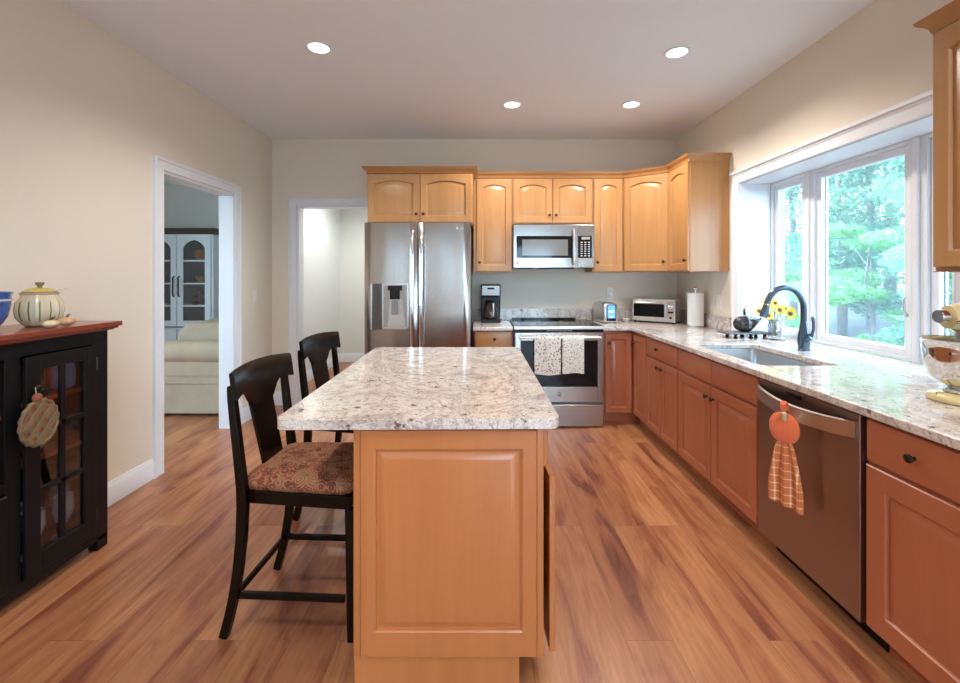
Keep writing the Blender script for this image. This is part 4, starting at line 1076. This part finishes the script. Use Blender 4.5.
g = G(); g.box(-0.045, -0.012, -0.05, 0.15, 0.1995, 0.2015); g.box(0.012, 0.045, -0.05, 0.15, 0.1995, 0.2015); g.build('bread_slots', BLACKP, t)
g = G()
for x in (-0.055, 0.055):
    for y in (-0.06, 0.16): g.lathe([(0.010, 0.0), (0.010, 0.0085)], (x, y, 0), 12)
g.build('rubber_feet', BLACKP, t)
g = G(); g.box(0.078, 0.094, -0.05, -0.02, 0.10, 0.125); g.build('lever', SATIN, t, bevel=0.003)

t = thing('toaster_oven', 'silver toaster oven in the far corner of the worktop', 'toaster oven', (1.77, 4.475, CT+0.0008), math.radians(-38))
g = G(); g.box(-0.21, 0.21, -0.10, 0.112, 0.015, 0.235); g.build('oven_shell', SATIN, t, bevel=0.006)
g = G(); ringy(g, -0.205, 0.125, 0.025, 0.215, -0.190, 0.110, 0.060, 0.190, -0.112, -0.1005); od = g.build('oven_door', SATIN, t, bevel=0.002)
g = G(); g.box(-0.190, 0.110, -0.108, -0.102, 0.060, 0.190); g.build('door_glass', BLACKG, od)
g = G(); g.tube([(-0.18, -0.132, 0.204), (0.10, -0.132, 0.204)], 0.007, 10); g.cyl((-0.17, -0.11, 0.204), (-0.17, -0.132, 0.204), 0.005); g.cyl((0.09, -0.11, 0.204), (0.09, -0.132, 0.204), 0.005); g.build('handle', CHROME, od)
g = G(); g.lathe([(0.023, -0.10), (0.021, -0.122), (0.018, -0.124), (0.001, -0.124)], (0.168, 0, 0.17), 20, 'Y'); g.build('dial', CHROME, t)
g = G(); g.box(0.145, 0.192, -0.103, -0.1005, 0.105, 0.120); g.lathe([(0.012, -0.10), (0.011, -0.112), (0.001, -0.112)], (0.168, 0, 0.06), 16, 'Y'); g.build('display', BLACKP, t)
g = G()
for x in (-0.19, 0.19):
    for y in (-0.08, 0.09): g.lathe([(0.012, 0.0), (0.012, 0.0155)], (x, y, 0), 12)
g.build('rubber_feet', BLACKP, t)

t = thing('paper_towel_holder', 'white paper towel roll on an upright holder beside the toaster oven', 'paper towel holder', (1.985, 4.09, CT+0.0008))
g = G(); g.lathe([(0.075, 0), (0.075, 0.006), (0.068, 0.010), (0.01, 0.012)], n=32); g.build('holder_base', SATIN, t)
g = G(); g.cyl((0, 0, 0.010), (0, 0, 0.34), 0.006); g.ell((0, 0, 0.353), (0.019, 0.019, 0.017)); g.build('holder_rod', CHROME, t)
g = G(); g.lathe([(0.020, 0.0125), (0.070, 0.0125), (0.0705, 0.020), (0.0705, 0.305), (0.069, 0.31), (0.020, 0.31)], n=40); g.build('paper_roll', plain('paper_towel', (0.80, 0.80, 0.78), 0.95, bump=0.3, bscale=90), t, smooth=50)
vessel('ramekin', 'small white dish on the worktop between toaster and toaster oven', 'dish', (1.47, 4.50, CT+0.0008), [(r*0.6, z*0.45) for r, z in BOWL], WHGL)

# slate tray with black duck figure
t = thing('slate_board', 'dark slate serving board on little feet beside the window', 'serving board', (2.0, 3.36, CT+0.0008), math.radians(4))
g = G(); g.prism([(-0.17, -0.075), (0.17, -0.08), (0.175, 0.07), (-0.165, 0.08)], 0.032, 0.044); g.build('slate_slab', plain('slate', (0.10, 0.115, 0.13), 0.5, var=0.3, vscale=20), t, bevel=0.003)
for x in (-0.10, 0.02, 0.13):
    for y in (-0.05, 0.05):
        g = G(); g.lathe([(0.012, 0.0), (0.016, 0.008), (0.008, 0.016), (0.014, 0.024), (0.014, 0.0319)], (x, y, 0), 14); g.build('foot', BRONZE, t)
DUCK = plain('black_glaze', (0.018, 0.016, 0.016), 0.12, coat=0.6)
t = thing('black_duck_dish', 'glossy black rounded duck-shaped dish on the slate board', 'ornament', (2.0, 3.35, CT+0.0455), math.radians(-5))
g = G()
L = []
for i in range(21):
    u = i/20; x = -0.085+0.20*u
    if u < 0.45: r = 0.062*math.sqrt(max(0.0, 1-((0.45-u)/0.45)**2))+0.001
    else: r = 0.062*(1-((u-0.45)/0.55)**1.6)+0.003
    lift = 0.03*max(0, u-0.6)/0.4
    L.append([(x, 0.85*r*math.cos(2*PI*j/24), max(0.0005, 0.060+lift+r*math.sin(2*PI*j/24))) for j in range(24)])
g.loops(L); g.build('dish_body', DUCK, t, smooth=60)
g = G(); g.tube([(0.09, 0, 0.080), (0.112, 0, 0.095), (0.122, 0, 0.108)], [0.012, 0.009, 0.004], 12); g.build('tail', DUCK, t)
t = thing('salt_shaker', 'small clear shaker with a black top standing behind the black dish', 'shaker', (2.055, 3.445, CT+0.0008))
g = G(); g.lathe([(0.022, 0.0), (0.024, 0.01), (0.022, 0.11), (0.012, 0.15), (0.010, 0.165)], n=20); g.build('bottle', GLASS, t)
g = G(); g.tube([(0, 0, 0.165), (0, 0, 0.19), (-0.004, 0, 0.205), (0.012, 0, 0.215)], [0.011, 0.009, 0.007, 0.004], 12); g.build('pourer', BLACKP, t)

# vase of yellow flowers
t = thing('plate', 'small pale plate under the flower vase', 'plate', (2.175, 3.27, CT+0.0008)); 
g = G(); g.lathe([(0.035, 0.0), (0.040, 0.002), (0.066, 0.008), (0.065, 0.011), (0.04, 0.005), (0.002, 0.004)]); g.build('plate_disc', WHGL, t, smooth=60)
t = thing('flower_vase', 'cut glass jar of small yellow sunflowers in front of the window', 'vase', (2.175, 3.27, CT+0.0062))
g = G(); L = []
for r, z in ((0.036, 0.0005), (0.042, 0.008), (0.043, 0.10), (0.038, 0.125), (0.041, 0.135), (0.037, 0.135), (0.034, 0.125), (0.037, 0.02), (0.002, 0.015)):
    L.append([((r+(0.0015 if j % 2 else 0)*(0.01 < z < 0.11))*math.cos(2*PI*j/32), (r+(0.0015 if j % 2 else 0)*(0.01 < z < 0.11))*math.sin(2*PI*j/32), z) for j in range(32)])
g.loops(L); g.build('glass_jar', glassmat('cut_glass', (0.86, 0.89, 0.93), 1.5, 0.05, 0.22), t, smooth=20)
STEM = plain('stem_green', (0.07, 0.17, 0.04), 0.6); LEAF = plain('leaf_green', (0.06, 0.20, 0.05), 0.5); PET = plain('yellow_petal', (0.78, 0.60, 0.05), 0.6); DISK = plain('flower_disk', (0.12, 0.07, 0.02), 0.8)
heads = [(-0.055, -0.01, 0.25, 0.036), (0.0, -0.055, 0.215, 0.034), (0.055, -0.015, 0.22, 0.032), (-0.09, 0.02, 0.20, 0.030), (-0.07, -0.05, 0.175, 0.030), (0.02, 0.03, 0.26, 0.026), (0.07, -0.05, 0.185, 0.036), (0.10, -0.02, 0.205, 0.028)]
for x, y, z, r in heads:
    x *= 1.15; r *= 1.3
    g = G(); g.tube([(x*0.1, y*0.1, 0.02), (x*0.35, y*0.35, 0.13), (x, y, z)], 0.0022, 6); sm_ = g.build('flower_stem', STEM, t)
    d = Vector((x*2-0.25, y*2-1.0, 0.45)).normalized()
    q = d.to_track_quat('Z', 'Y').to_matrix().to_4x4(); q.translation = Vector((x, y, z))
    g = G(q)
    for k in range(13):
        a = 2*PI*k/13; c, s_ = math.cos(a), math.sin(a)
        w0 = r*0.16
        pts = [(r*0.3*c, r*0.3*s_, 0.002), (r*0.65*c-w0*s_, r*0.65*s_+w0*c, 0.006), (r*c, r*s_, 0.003), (r*0.65*c+w0*s_, r*0.65*s_-w0*c, 0.006)]
        g.loops([pts, [(p_[0], p_[1], p_[2]-0.0012) for p_ in pts]])
    g.build('petals', PET, sm_)
    g = G(q); g.ell((0, 0, 0.003), (r*0.36, r*0.36, 0.005), 14, 8); g.build('flower_disk', DISK, sm_)
g = G()
random.seed(3)
for k in range(26):
    a = random.uniform(0, 2*PI); rr = random.uniform(0.01, 0.07); z = random.uniform(0.135, 0.215)
    c = Vector((rr*math.cos(a), rr*math.sin(a), z)); d = Vector((math.cos(a+random.uniform(-.6, .6)), math.sin(a+random.uniform(-.6, .6)), random.uniform(-0.3, 0.6))).normalized()
    s_ = d.cross(Vector((0, 0, 1))).normalized(); up = s_.cross(d); ln_ = random.uniform(0.03, 0.05)
    pts = [c, c+d*ln_*0.5+s_*0.012, c+d*ln_-up*0.004, c+d*ln_*0.5-s_*0.012]
    g.loops([[tuple(p_) for p_ in pts], [tuple(p_-up*0.0012) for p_ in pts]])
g.build('leaves', LEAF, t)

# stand mixer
CREAM = plain('cream_enamel', (0.62, 0.52, 0.26), 0.18, coat=0.6)
t = thing('stand_mixer', 'cream yellow stand mixer with a steel bowl under the right-hand wall cabinet', 'mixer', (1.80, 1.64, CT+0.0008), math.radians(-6))
g = G(); L = []
for z, k in ((0.0, 0.004), (0.006, 0.0), (0.022, 0.0), (0.032, 0.010)):
    L.append([(x, y, z) for x, y in rounded(-0.105+k, 0.255-k, -0.095+k, 0.095-k, 0.088)])
g.loops(L); g.build('mixer_base', CREAM, t, smooth=60)
g = G(); L = []
for z, x0, x1, hw in ((0.03, 0.135, 0.245, 0.055), (0.10, 0.15, 0.235, 0.045), (0.20, 0.145, 0.235, 0.045), (0.27, 0.13, 0.24, 0.052)):
    L.append([(x, y, z) for x, y in rounded(x0, x1, -hw, hw, 0.03)])
g.loops(L); g.build('column', CREAM, t, smooth=60)
g = G(); L = []
for i in range(17):
    u = i/16; x = -0.060+0.33*u; r = 0.068*(math.sin(PI*min(1, 0.16+u*0.80)))**0.5 if u < 1 else 0.01
    L.append([(x, r*0.85*math.cos(2*PI*j/28), 0.315+r*0.92*math.sin(2*PI*j/28)) for j in range(28)])
g.loops(L); g.build('motor_head', CREAM, t, smooth=60)
g = G(); g.lathe([(0.024, -0.092), (0.026, -0.086), (0.026, -0.056), (0.030, -0.052), (0.030, -0.045)], (0, 0, 0.318), 24, 'X'); g.build('attachment_hub', CHROME, t)
g = G(); g.tube([(-0.08, -0.0615, 0.302), (0.02, -0.0675, 0.296), (0.12, -0.0625, 0.296), (0.2, -0.056, 0.30)], 0.006, 8, 0.4); g.build('trim_band', CHROME, t)
g = G()
for k in range(8): g.box(-0.045+k*0.014, -0.037+k*0.014, -0.0715, -0.066, 0.292, 0.304)
g.build('band_lettering', BLACKP, t)
g = G(); g.cyl((0, 0, 0.265), (0, 0, 0.225), 0.028, 0.024); g.cyl((0, 0, 0.225), (0, 0, 0.12), 0.008); g.build('beater_shaft', SATIN, t)
BOWLM = plain('mirror_steel', (0.72, 0.72, 0.72), 0.08, 1.0)
g = G(); g.lathe([(0.055, 0.033), (0.055, 0.045), (0.040, 0.052), (0.060, 0.062), (0.092, 0.095), (0.108, 0.140), (0.113, 0.190), (0.114, 0.228), (0.118, 0.231), (0.116, 0.234), (0.111, 0.230), (0.110, 0.190), (0.105, 0.142), (0.09, 0.10), (0.06, 0.068), (0.002, 0.060)], (-0.005, 0, 0), 48); bw = g.build('mixing_bowl', BOWLM, t, smooth=60)

# wall plates
def wall_plate(name, label, loc, rot, kind='switch'):
    t = thing(name, label, kind, loc, rot)
    g = G(); g.box(-0.036, 0.036, -0.006, -0.0005, -0.058, 0.058); p_ = g.build('cover_plate', WHITEP, t, bevel=0.003)
    if kind == 'switch':
        g = G(); g.box(-0.016, 0.016, -0.009, -0.0065, -0.033, 0.033); g.build('rocker', WHITEP, t, bevel=0.002)
    else:
        for z in (-0.022, 0.022):
            g = G(); g.lathe([(0.016, -0.006), (0.016, -0.0085), (0.001, -0.0085)], (0, 0, z), 20, 'Y'); so = g.build('socket', WHITEP, t)
            g = G(); g.box(-0.007, -0.005, -0.0092, -0.0086, z-0.002, z+0.007); g.box(0.005, 0.007, -0.0092, -0.0086, z-0.002, z+0.007); g.build('slots', BLACKP, so)
    return t
wall_plate('light_switch', 'white rocker light switch on the left wall beside the doorway', (XL, 4.36, 1.19), PI/2)
o_ = wall_plate('wall_outlet', 'white wall outlet with a plug above the blue-screen toaster', (1.375, YB, 1.20), 0, 'outlet')
g = G(); g.box(-0.014, 0.014, -0.034, -0.009, -0.036, -0.008)
tag(g.build('power_plug', WHITEP, bevel=0.003), 'white plug pushed into the outlet above the toaster', 'plug').location = (1.375, YB, 1.20)
wall_plate('wall_outlet', 'white wall outlet on the right wall above the paper towel roll', (XR, 4.50, 1.17), R90, 'outlet')
wall_plate('light_switch', 'white rocker switch on the right wall between wall cabinet and window', (XR, 3.90, 1.16), R90)

# ------------------------------------------------------------------ living room seen through the left doorway
SLIP = plain('beige_slipcover', (0.40, 0.315, 0.225), 0.95, bump=0.25, bscale=25, var=0.08, vscale=5)
t = thing('slipcovered_sofa', 'beige slipcovered sofa seen through the left doorway', 'sofa', (-3.3, 4.3, 0))
def soft(name, x0, x1, y0, y1, z0, z1, r, lab=None):
    g = G(); g.box(x0, x1, y0, y1, z0, z1)
    return g.build(name, SLIP, t, bevel=r, seg=5)
soft('skirt', -0.15, 0.86, 0.03, 1.95, 0.03, 0.40, 0.004)
g = G(); L = []
for i in range(13):   # rolled arm facing the kitchen side
    u = i/12; x = -0.17+1.04*u; k = 1-0.25*max(0, abs(2*u-1)-0.85)/0.15
    L.append([(x, 0.10+0.115*k*math.cos(2*PI*j/20), 0.625+0.112*k*math.sin(2*PI*j/20)) for j in range(20)])
g.loops(L); g.box(-0.165, 0.865, 0.024, 0.20, 0.402, 0.66); g.build('arm', SLIP, t, smooth=60)
g = G(); g.add(*[[(p_[0], p_[1]+1.75, p_[2]) for p_ in []], []]); 
g = G(); L = []
for i in range(13):
    u = i/12; x = -0.17+1.04*u
    L.append([(x, 1.85+0.115*math.cos(2*PI*j/20), 0.625+0.112*math.sin(2*PI*j/20)) for j in range(20)])
g.loops(L); g.build('arm', SLIP, t, smooth=60)
g = G(); g.loops([[(0.12, 0.22, 0.38), (0.86, 0.22, 0.38), (0.86, 0.22, 0.86), (0.70, 0.22, 0.915), (0.24, 0.22, 0.90), (0.15, 0.22, 0.78)], [(0.12, 1.75, 0.38), (0.86, 1.75, 0.38), (0.86, 1.75, 0.86), (0.70, 1.75, 0.915), (0.24, 1.75, 0.90), (0.15, 1.75, 0.78)]]); g.build('backrest', SLIP, t, bevel=0.05, seg=4)
soft('seat_cushion', -0.14, 0.11, 0.24, 0.98, 0.40, 0.54, 0.04); soft('seat_cushion', -0.14, 0.11, 0.99, 1.73, 0.40, 0.54, 0.04)
g = G(); g.box(-0.15, 0.86, 0.022, 0.03, 0.325, 0.335); g.build('piping', SLIP, t, bevel=0.003)
for x in (-0.10, 0.80):
    for y in (0.08, 1.88):
        g = G(); g.lathe([(0.02, 0.0), (0.025, 0.031)], (x, y, 0), 12); g.build('foot', EBONY, t)

HW = plain('hutch_white', (0.66, 0.68, 0.70), 0.4)
t = thing('china_hutch', 'tall white china hutch with arched glass doors in the room beyond the doorway', 'hutch', (-5.04, 6.5, 0))
W, H, D = 1.06, 2.09, 0.42
g = G(); g.box(0, W, 0.02, D, 0, 0.62); g.box(0, 0.03, 0.02, D, 0.62, H-0.08); g.box(W-0.03, W, 0.02, D, 0.62, H-0.08); g.box(0, W, 0.02, D, H-0.08, H-0.06)
g.build('carcass', HW, t, bevel=0.002)
g = G(); g.box(0.03, W-0.03, D-0.02, D, 0.62, H-0.08); g.build('back_panel', plain('hutch_back', (0.07, 0.09, 0.12), 0.6), t)
g = G(); g.sweep([(0, D), (0, 0.02), (W, 0.02), (W, D)], [(0, H-0.09), (0.01, H-0.09), (0.03, H-0.03), (0.05, H), (0, H)]); g.box(0, W, 0.02, D, H-0.03, H); g.build('dark_cornice', plain('cornice_brown', (0.05, 0.035, 0.03), 0.4), t)
for z in (0.95, 1.28, 1.62):
    g = G(); g.box(0.03, W-0.03, 0.05, D-0.02, z-0.018, z); g.build('shelf', HW, t)
for x0, x1, kx in ((0.03, 0.525, 0.49), (0.535, W-0.03, 0.57)):
    z0, z1 = 0.64, H-0.09; N = 16
    def lp(ins, yy, a):
        l_, r_, b_, t_ = x0+ins, x1-ins, z0+ins, z1-ins
        return [(l_, yy, b_), (r_, yy, b_)]+[(r_+(l_-r_)*i/N, yy, t_-a+a*math.sin(PI*i/N)**0.7) for i in range(N+1)]
    g = G(); g.loops([lp(0, 0.02, 0), lp(0, 0, 0), lp(0.085, 0, 0.12), lp(0.085, 0.02, 0.12), lp(0, 0.02, 0)], False, False)
    for z in (0.95, 1.28, 1.62): g.box(x0+0.085, x1-0.085, 0.002, 0.018, z-0.018, z+0.003)
    d_ = g.build('door', HW, t, smooth=30)
    g = G(); g.loops([lp(0.087, 0.008, 0.12), lp(0.087, 0.011, 0.12)]); g.build('pane', GLASS, d_)
    g = G(); g.tube([(kx, -0.002, 1.08), (kx, -0.03, 1.10), (kx, -0.03, 1.36), (kx, -0.002, 1.38)], 0.010, 8); g.build('handle', BRONZE, d_)
g = G(); g.box(0.03, 0.525, 0.0, 0.0195, 0.08, 0.60); g.build('door', HW, t, bevel=0.004)
g = G(); g.box(0.535, W-0.03, 0.0, 0.0195, 0.08, 0.60); g.build('door', HW, t, bevel=0.004)
def hut(x, y, z): return (-5.04+x, 6.5+y, z)
o = vessel('pumpkin', 'orange pumpkin on the top shelf of the white hutch', 'pumpkin', hut(0.79, 0.2, 1.6205), [(0.02, 0.0), (0.09, 0.02), (0.12, 0.08), (0.10, 0.15), (0.03, 0.18), (0.002, 0.165)], plain('pumpkin_orange', (0.38, 0.14, 0.04), 0.6))
o = vessel('basket', 'woven tan basket on the middle shelf of the white hutch', 'basket', hut(0.80, 0.2, 1.2805), [(0.07, 0.0), (0.10, 0.05), (0.11, 0.10), (0.105, 0.10), (0.002, 0.02)], plain('wicker', (0.28, 0.17, 0.08), 0.8, bump=0.8, bscale=60))
t = thing('teddy_bear', 'dark brown teddy bear on the lower shelf of the white hutch', 'teddy bear', hut(0.78, 0.2, 0.9505))
BEAR = plain('dark_plush', (0.06, 0.04, 0.03), 0.95)
g = G(); g.ell((0, 0, 0.085), (0.065, 0.055, 0.085)); g.build('torso', BEAR, t)
g = G(); g.ell((0, -0.01, 0.20), (0.055, 0.05, 0.05)); hd = g.build('head', BEAR, t)
g = G(); g.ell((0, -0.055, 0.19), (0.02, 0.018, 0.015)); g.build('muzzle', plain('tan_plush', (0.3, 0.2, 0.1), 0.95), hd)
for s_ in (-1, 1):
    g = G(); g.ell((s_*0.042, 0, 0.245), (0.02, 0.012, 0.02)); g.build('ear', BEAR, hd)
    g = G(); g.tube([(s_*0.055, -0.01, 0.13), (s_*0.10, -0.04, 0.09)], [0.026, 0.022], 12); g.build('arm', BEAR, t)
    g = G(); g.tube([(s_*0.045, -0.03, 0.03), (s_*0.07, -0.11, 0.028)], [0.03, 0.027], 12); g.build('leg', BEAR, t)
vessel('vase', 'blue vase behind the left door of the white hutch', 'vase', hut(0.36, 0.2, 1.2805), [(r*1.4, z*1.5) for r, z in JAR], BLUEG)

# ------------------------------------------------------------------ garden outside the window
def ground():
    g = G(); nx, ny = 30, 40; L = []
    for i in range(nx+1):
        x = 2.5+22*(i/nx)**1.3; row = []
        for j in range(ny+1):
            y = -8+32*j/ny
            z = -0.45+0.09*(x-2.5)+0.12*noise.noise(Vector((x*0.6, y*0.6, 0)))
            row.append((x, y, z))
        L.append(row)
    g.loops(L, False, False, closed=False)
    m = plain('leaf_litter', (0.20, 0.17, 0.15), 0.95, var=0.5, vscale=9, bump=0.6, bscale=30)
    return struct(g.build('ground', m))
ground()
g = G(); g.box(-12, 12, -14, YR-0.13, -0.35, -0.15); struct(g.build('ground_rear', plain('rear_patio', (0.42, 0.40, 0.36), 0.9)))
g = G(); g.box(-14, -5.62, -4, 14, -0.35, -0.15); struct(g.build('ground_side', plain('side_lawn', (0.16, 0.22, 0.09), 0.95)))
def gz(x, y): return -0.45+0.09*(x-2.5)
def leafmat(name, c1, c2):
    m, n, l, p = new_mat(name)
    v = mapping(n, l, (1, 1, 1)); t = n.new('ShaderNodeTexNoise'); t.inputs['Scale'].default_value = 2.5; t.inputs['Detail'].default_value = 8; t.inputs['Roughness'].default_value = 0.8
    l.new(v, t.inputs['Vector']); l.new(ramp(n, l, t.outputs['Fac'], [(0.38, c2), (0.62, c1)]), p.inputs['Base Color'])
    p.inputs['Roughness'].default_value = 0.55
    tr = n.new('ShaderNodeBsdfTranslucent'); l.new(p.inputs['Base Color'].links[0].from_socket, tr.inputs[0])
    mx = n.new('ShaderNodeMixShader'); mx.inputs[0].default_value = 0.4
    l.new(p.outputs[0], mx.inputs[1]); l.new(tr.outputs[0], mx.inputs[2]); l.new(mx.outputs[0], n['Material Output'].inputs[0])
    return m
LM = [leafmat('mid_leaf', (0.26, 0.44, 0.27), (0.14, 0.27, 0.17)), leafmat('bright_leaf', (0.36, 0.60, 0.24), (0.20, 0.44, 0.16)), leafmat('dark_leaf', (0.22, 0.34, 0.26), (0.12, 0.21, 0.16)), leafmat('pale_leaf', (0.34, 0.55, 0.34), (0.20, 0.38, 0.22))]  # greens paled toward cyan, air haze put into the leaf colours
BARK = plain('grey_bark', (0.16, 0.13, 0.11), 0.9, bump=0.8, bscale=30)
def leafy(name, label, cat, x, y, h, r, zlow, n, size, mat, blobs=16, seed=0, group=None, trunk=0.09, flat=0.6):
    rnd = random.Random(seed)
    t = thing(name, label, cat, (x, y, gz(x, y)), 0, group)
    B = []
    for k in range(blobs):
        a = rnd.uniform(0, 2*PI); zz = rnd.uniform(zlow, h); prof = math.sqrt(max(0.08, 1-((zz-(zlow+h)*0.5)/((h-zlow)*0.58))**2))
        rr = r*prof*math.sqrt(rnd.random())
        B.append((rr*math.cos(a), rr*math.sin(a), zz, r*rnd.uniform(0.28, 0.48)))
    vs = []; fs = []
    for k in range(int(n*2.3)):
        bx_, by_, bz_, br = B[k % blobs]
        d = Vector((rnd.gauss(0, 1), rnd.gauss(0, 1), rnd.gauss(0, 1))).normalized()*br*(rnd.random()**0.35)
        c = Vector((bx_+d.x, by_+d.y, bz_+d.z*flat))
        u = Vector((rnd.gauss(0, 1), rnd.gauss(0, 1), rnd.gauss(0, 0.45))).normalized()
        w_ = u.cross(Vector((rnd.gauss(0, 0.5), rnd.gauss(0, 0.5), 1))).normalized()
        s_ = size*0.66*rnd.uniform(0.6, 1.3); b0 = len(vs)
        nn = u.cross(w_)
        vs += [tuple(c-u*s_), tuple(c+w_*s_*0.45+nn*s_*0.1), tuple(c+u*s_), tuple(c-w_*s_*0.45+nn*s_*0.1)]
        fs.append((b0, b0+1, b0+2, b0+3))
    me = bpy.data.meshes.new('foliage'); me.from_pydata(vs, [], fs); me.materials.append(mat); me.update()
    o = bpy.data.objects.new('foliage', me); COL.objects.link(o); o.parent = t
    g = G(); g.tube([(0, 0, -0.1), (0.05, 0.02, h*0.3), (-0.04, 0.05, h*0.6), (0, 0, h*0.92)], [trunk, trunk*0.8, trunk*0.5, trunk*0.12], 8)
    for k in range(min(9, blobs)):
        bx_, by_, bz_, br = B[k]; z_ = max(0.1, min(h*0.85, bz_*0.7)); g.tube([(0, 0, z_), (bx_*0.5, by_*0.5, (z_+bz_)/2), (bx_, by_, bz_)], [trunk*0.35, trunk*0.22, trunk*0.08], 6)
    g.build('trunk', BARK, t)
    return t
GRP = 'trees beyond the window'
leafy('leafy_shrub', 'bright green arching shrub in the middle of the large window', 'shrub', 6.1, 6.9, 2.4, 1.15, 0.35, 5200, 0.07, LM[1], 18, 1, 'shrubs beyond the window', 0.03, 0.35)
leafy('leafy_shrub', 'bright green shrub seen low in the narrow left window pane', 'shrub', 6.0, 9.3, 1.9, 1.0, 0.3, 3000, 0.07, LM[1], 14, 2, 'shrubs beyond the window', 0.03, 0.4)
leafy('leafy_shrub', 'green shrub seen behind the stand mixer through the right window', 'shrub', 5.8, 5.0, 2.1, 1.0, 0.3, 3200, 0.07, LM[0], 14, 3, 'shrubs beyond the window', 0.03, 0.4)
TR = [(7.6, 9.3, 5.4, 1.5, 0.8, 0), (9.0, 10.2, 7.4, 2.0, 1.2, 3), (8.2, 11.6, 6.4, 1.7, 0.9, 2), (7.4, 6.4, 5.2, 1.4, 1.3, 3), (9.4, 7.6, 7.0, 1.9, 1.2, 0), (7.8, 4.2, 5.6, 1.6, 0.8, 2), (11.6, 12.6, 8.6, 2.5, 1.0, 0), (11.8, 8.9, 8.2, 2.4, 1.0, 2), (11.0, 5.2, 8.0, 2.3, 1.0, 3), (9.6, 15.2, 8.0, 2.3, 1.0, 0), (14.5, 15.5, 9.5, 3.0, 0.8, 2), (15.0, 10.8, 9.5, 3.0, 0.8, 0), (7.0, 12.8, 4.0, 1.3, 0.5, 1)]
TL = ['mid green tree left of centre in the large window', 'tall pale green tree behind the bright shrub', 'dark tree seen through the narrow left pane', 'pale airy tree at the right of the large window', 'tall mid green tree behind the airy one', 'dark tree behind the stand mixer', 'far mid green tree at the top of the slope', 'far dark tree at the top of the slope', 'far pale tree to the right of the slope', 'far mid green tree at the left end of the garden', 'farthest dark tree closing the left of the view', 'farthest mid green tree closing the middle of the view', 'low bright green tree at the left end of the garden']
for k, (x, y, h, r, zl, mi) in enumerate(TR):
    leafy('garden_tree', TL[k], 'tree', x, y, h, r, zl, 4200, 0.095+0.008*(x-7), LM[mi], 24, 20+k, GRP, 0.10)
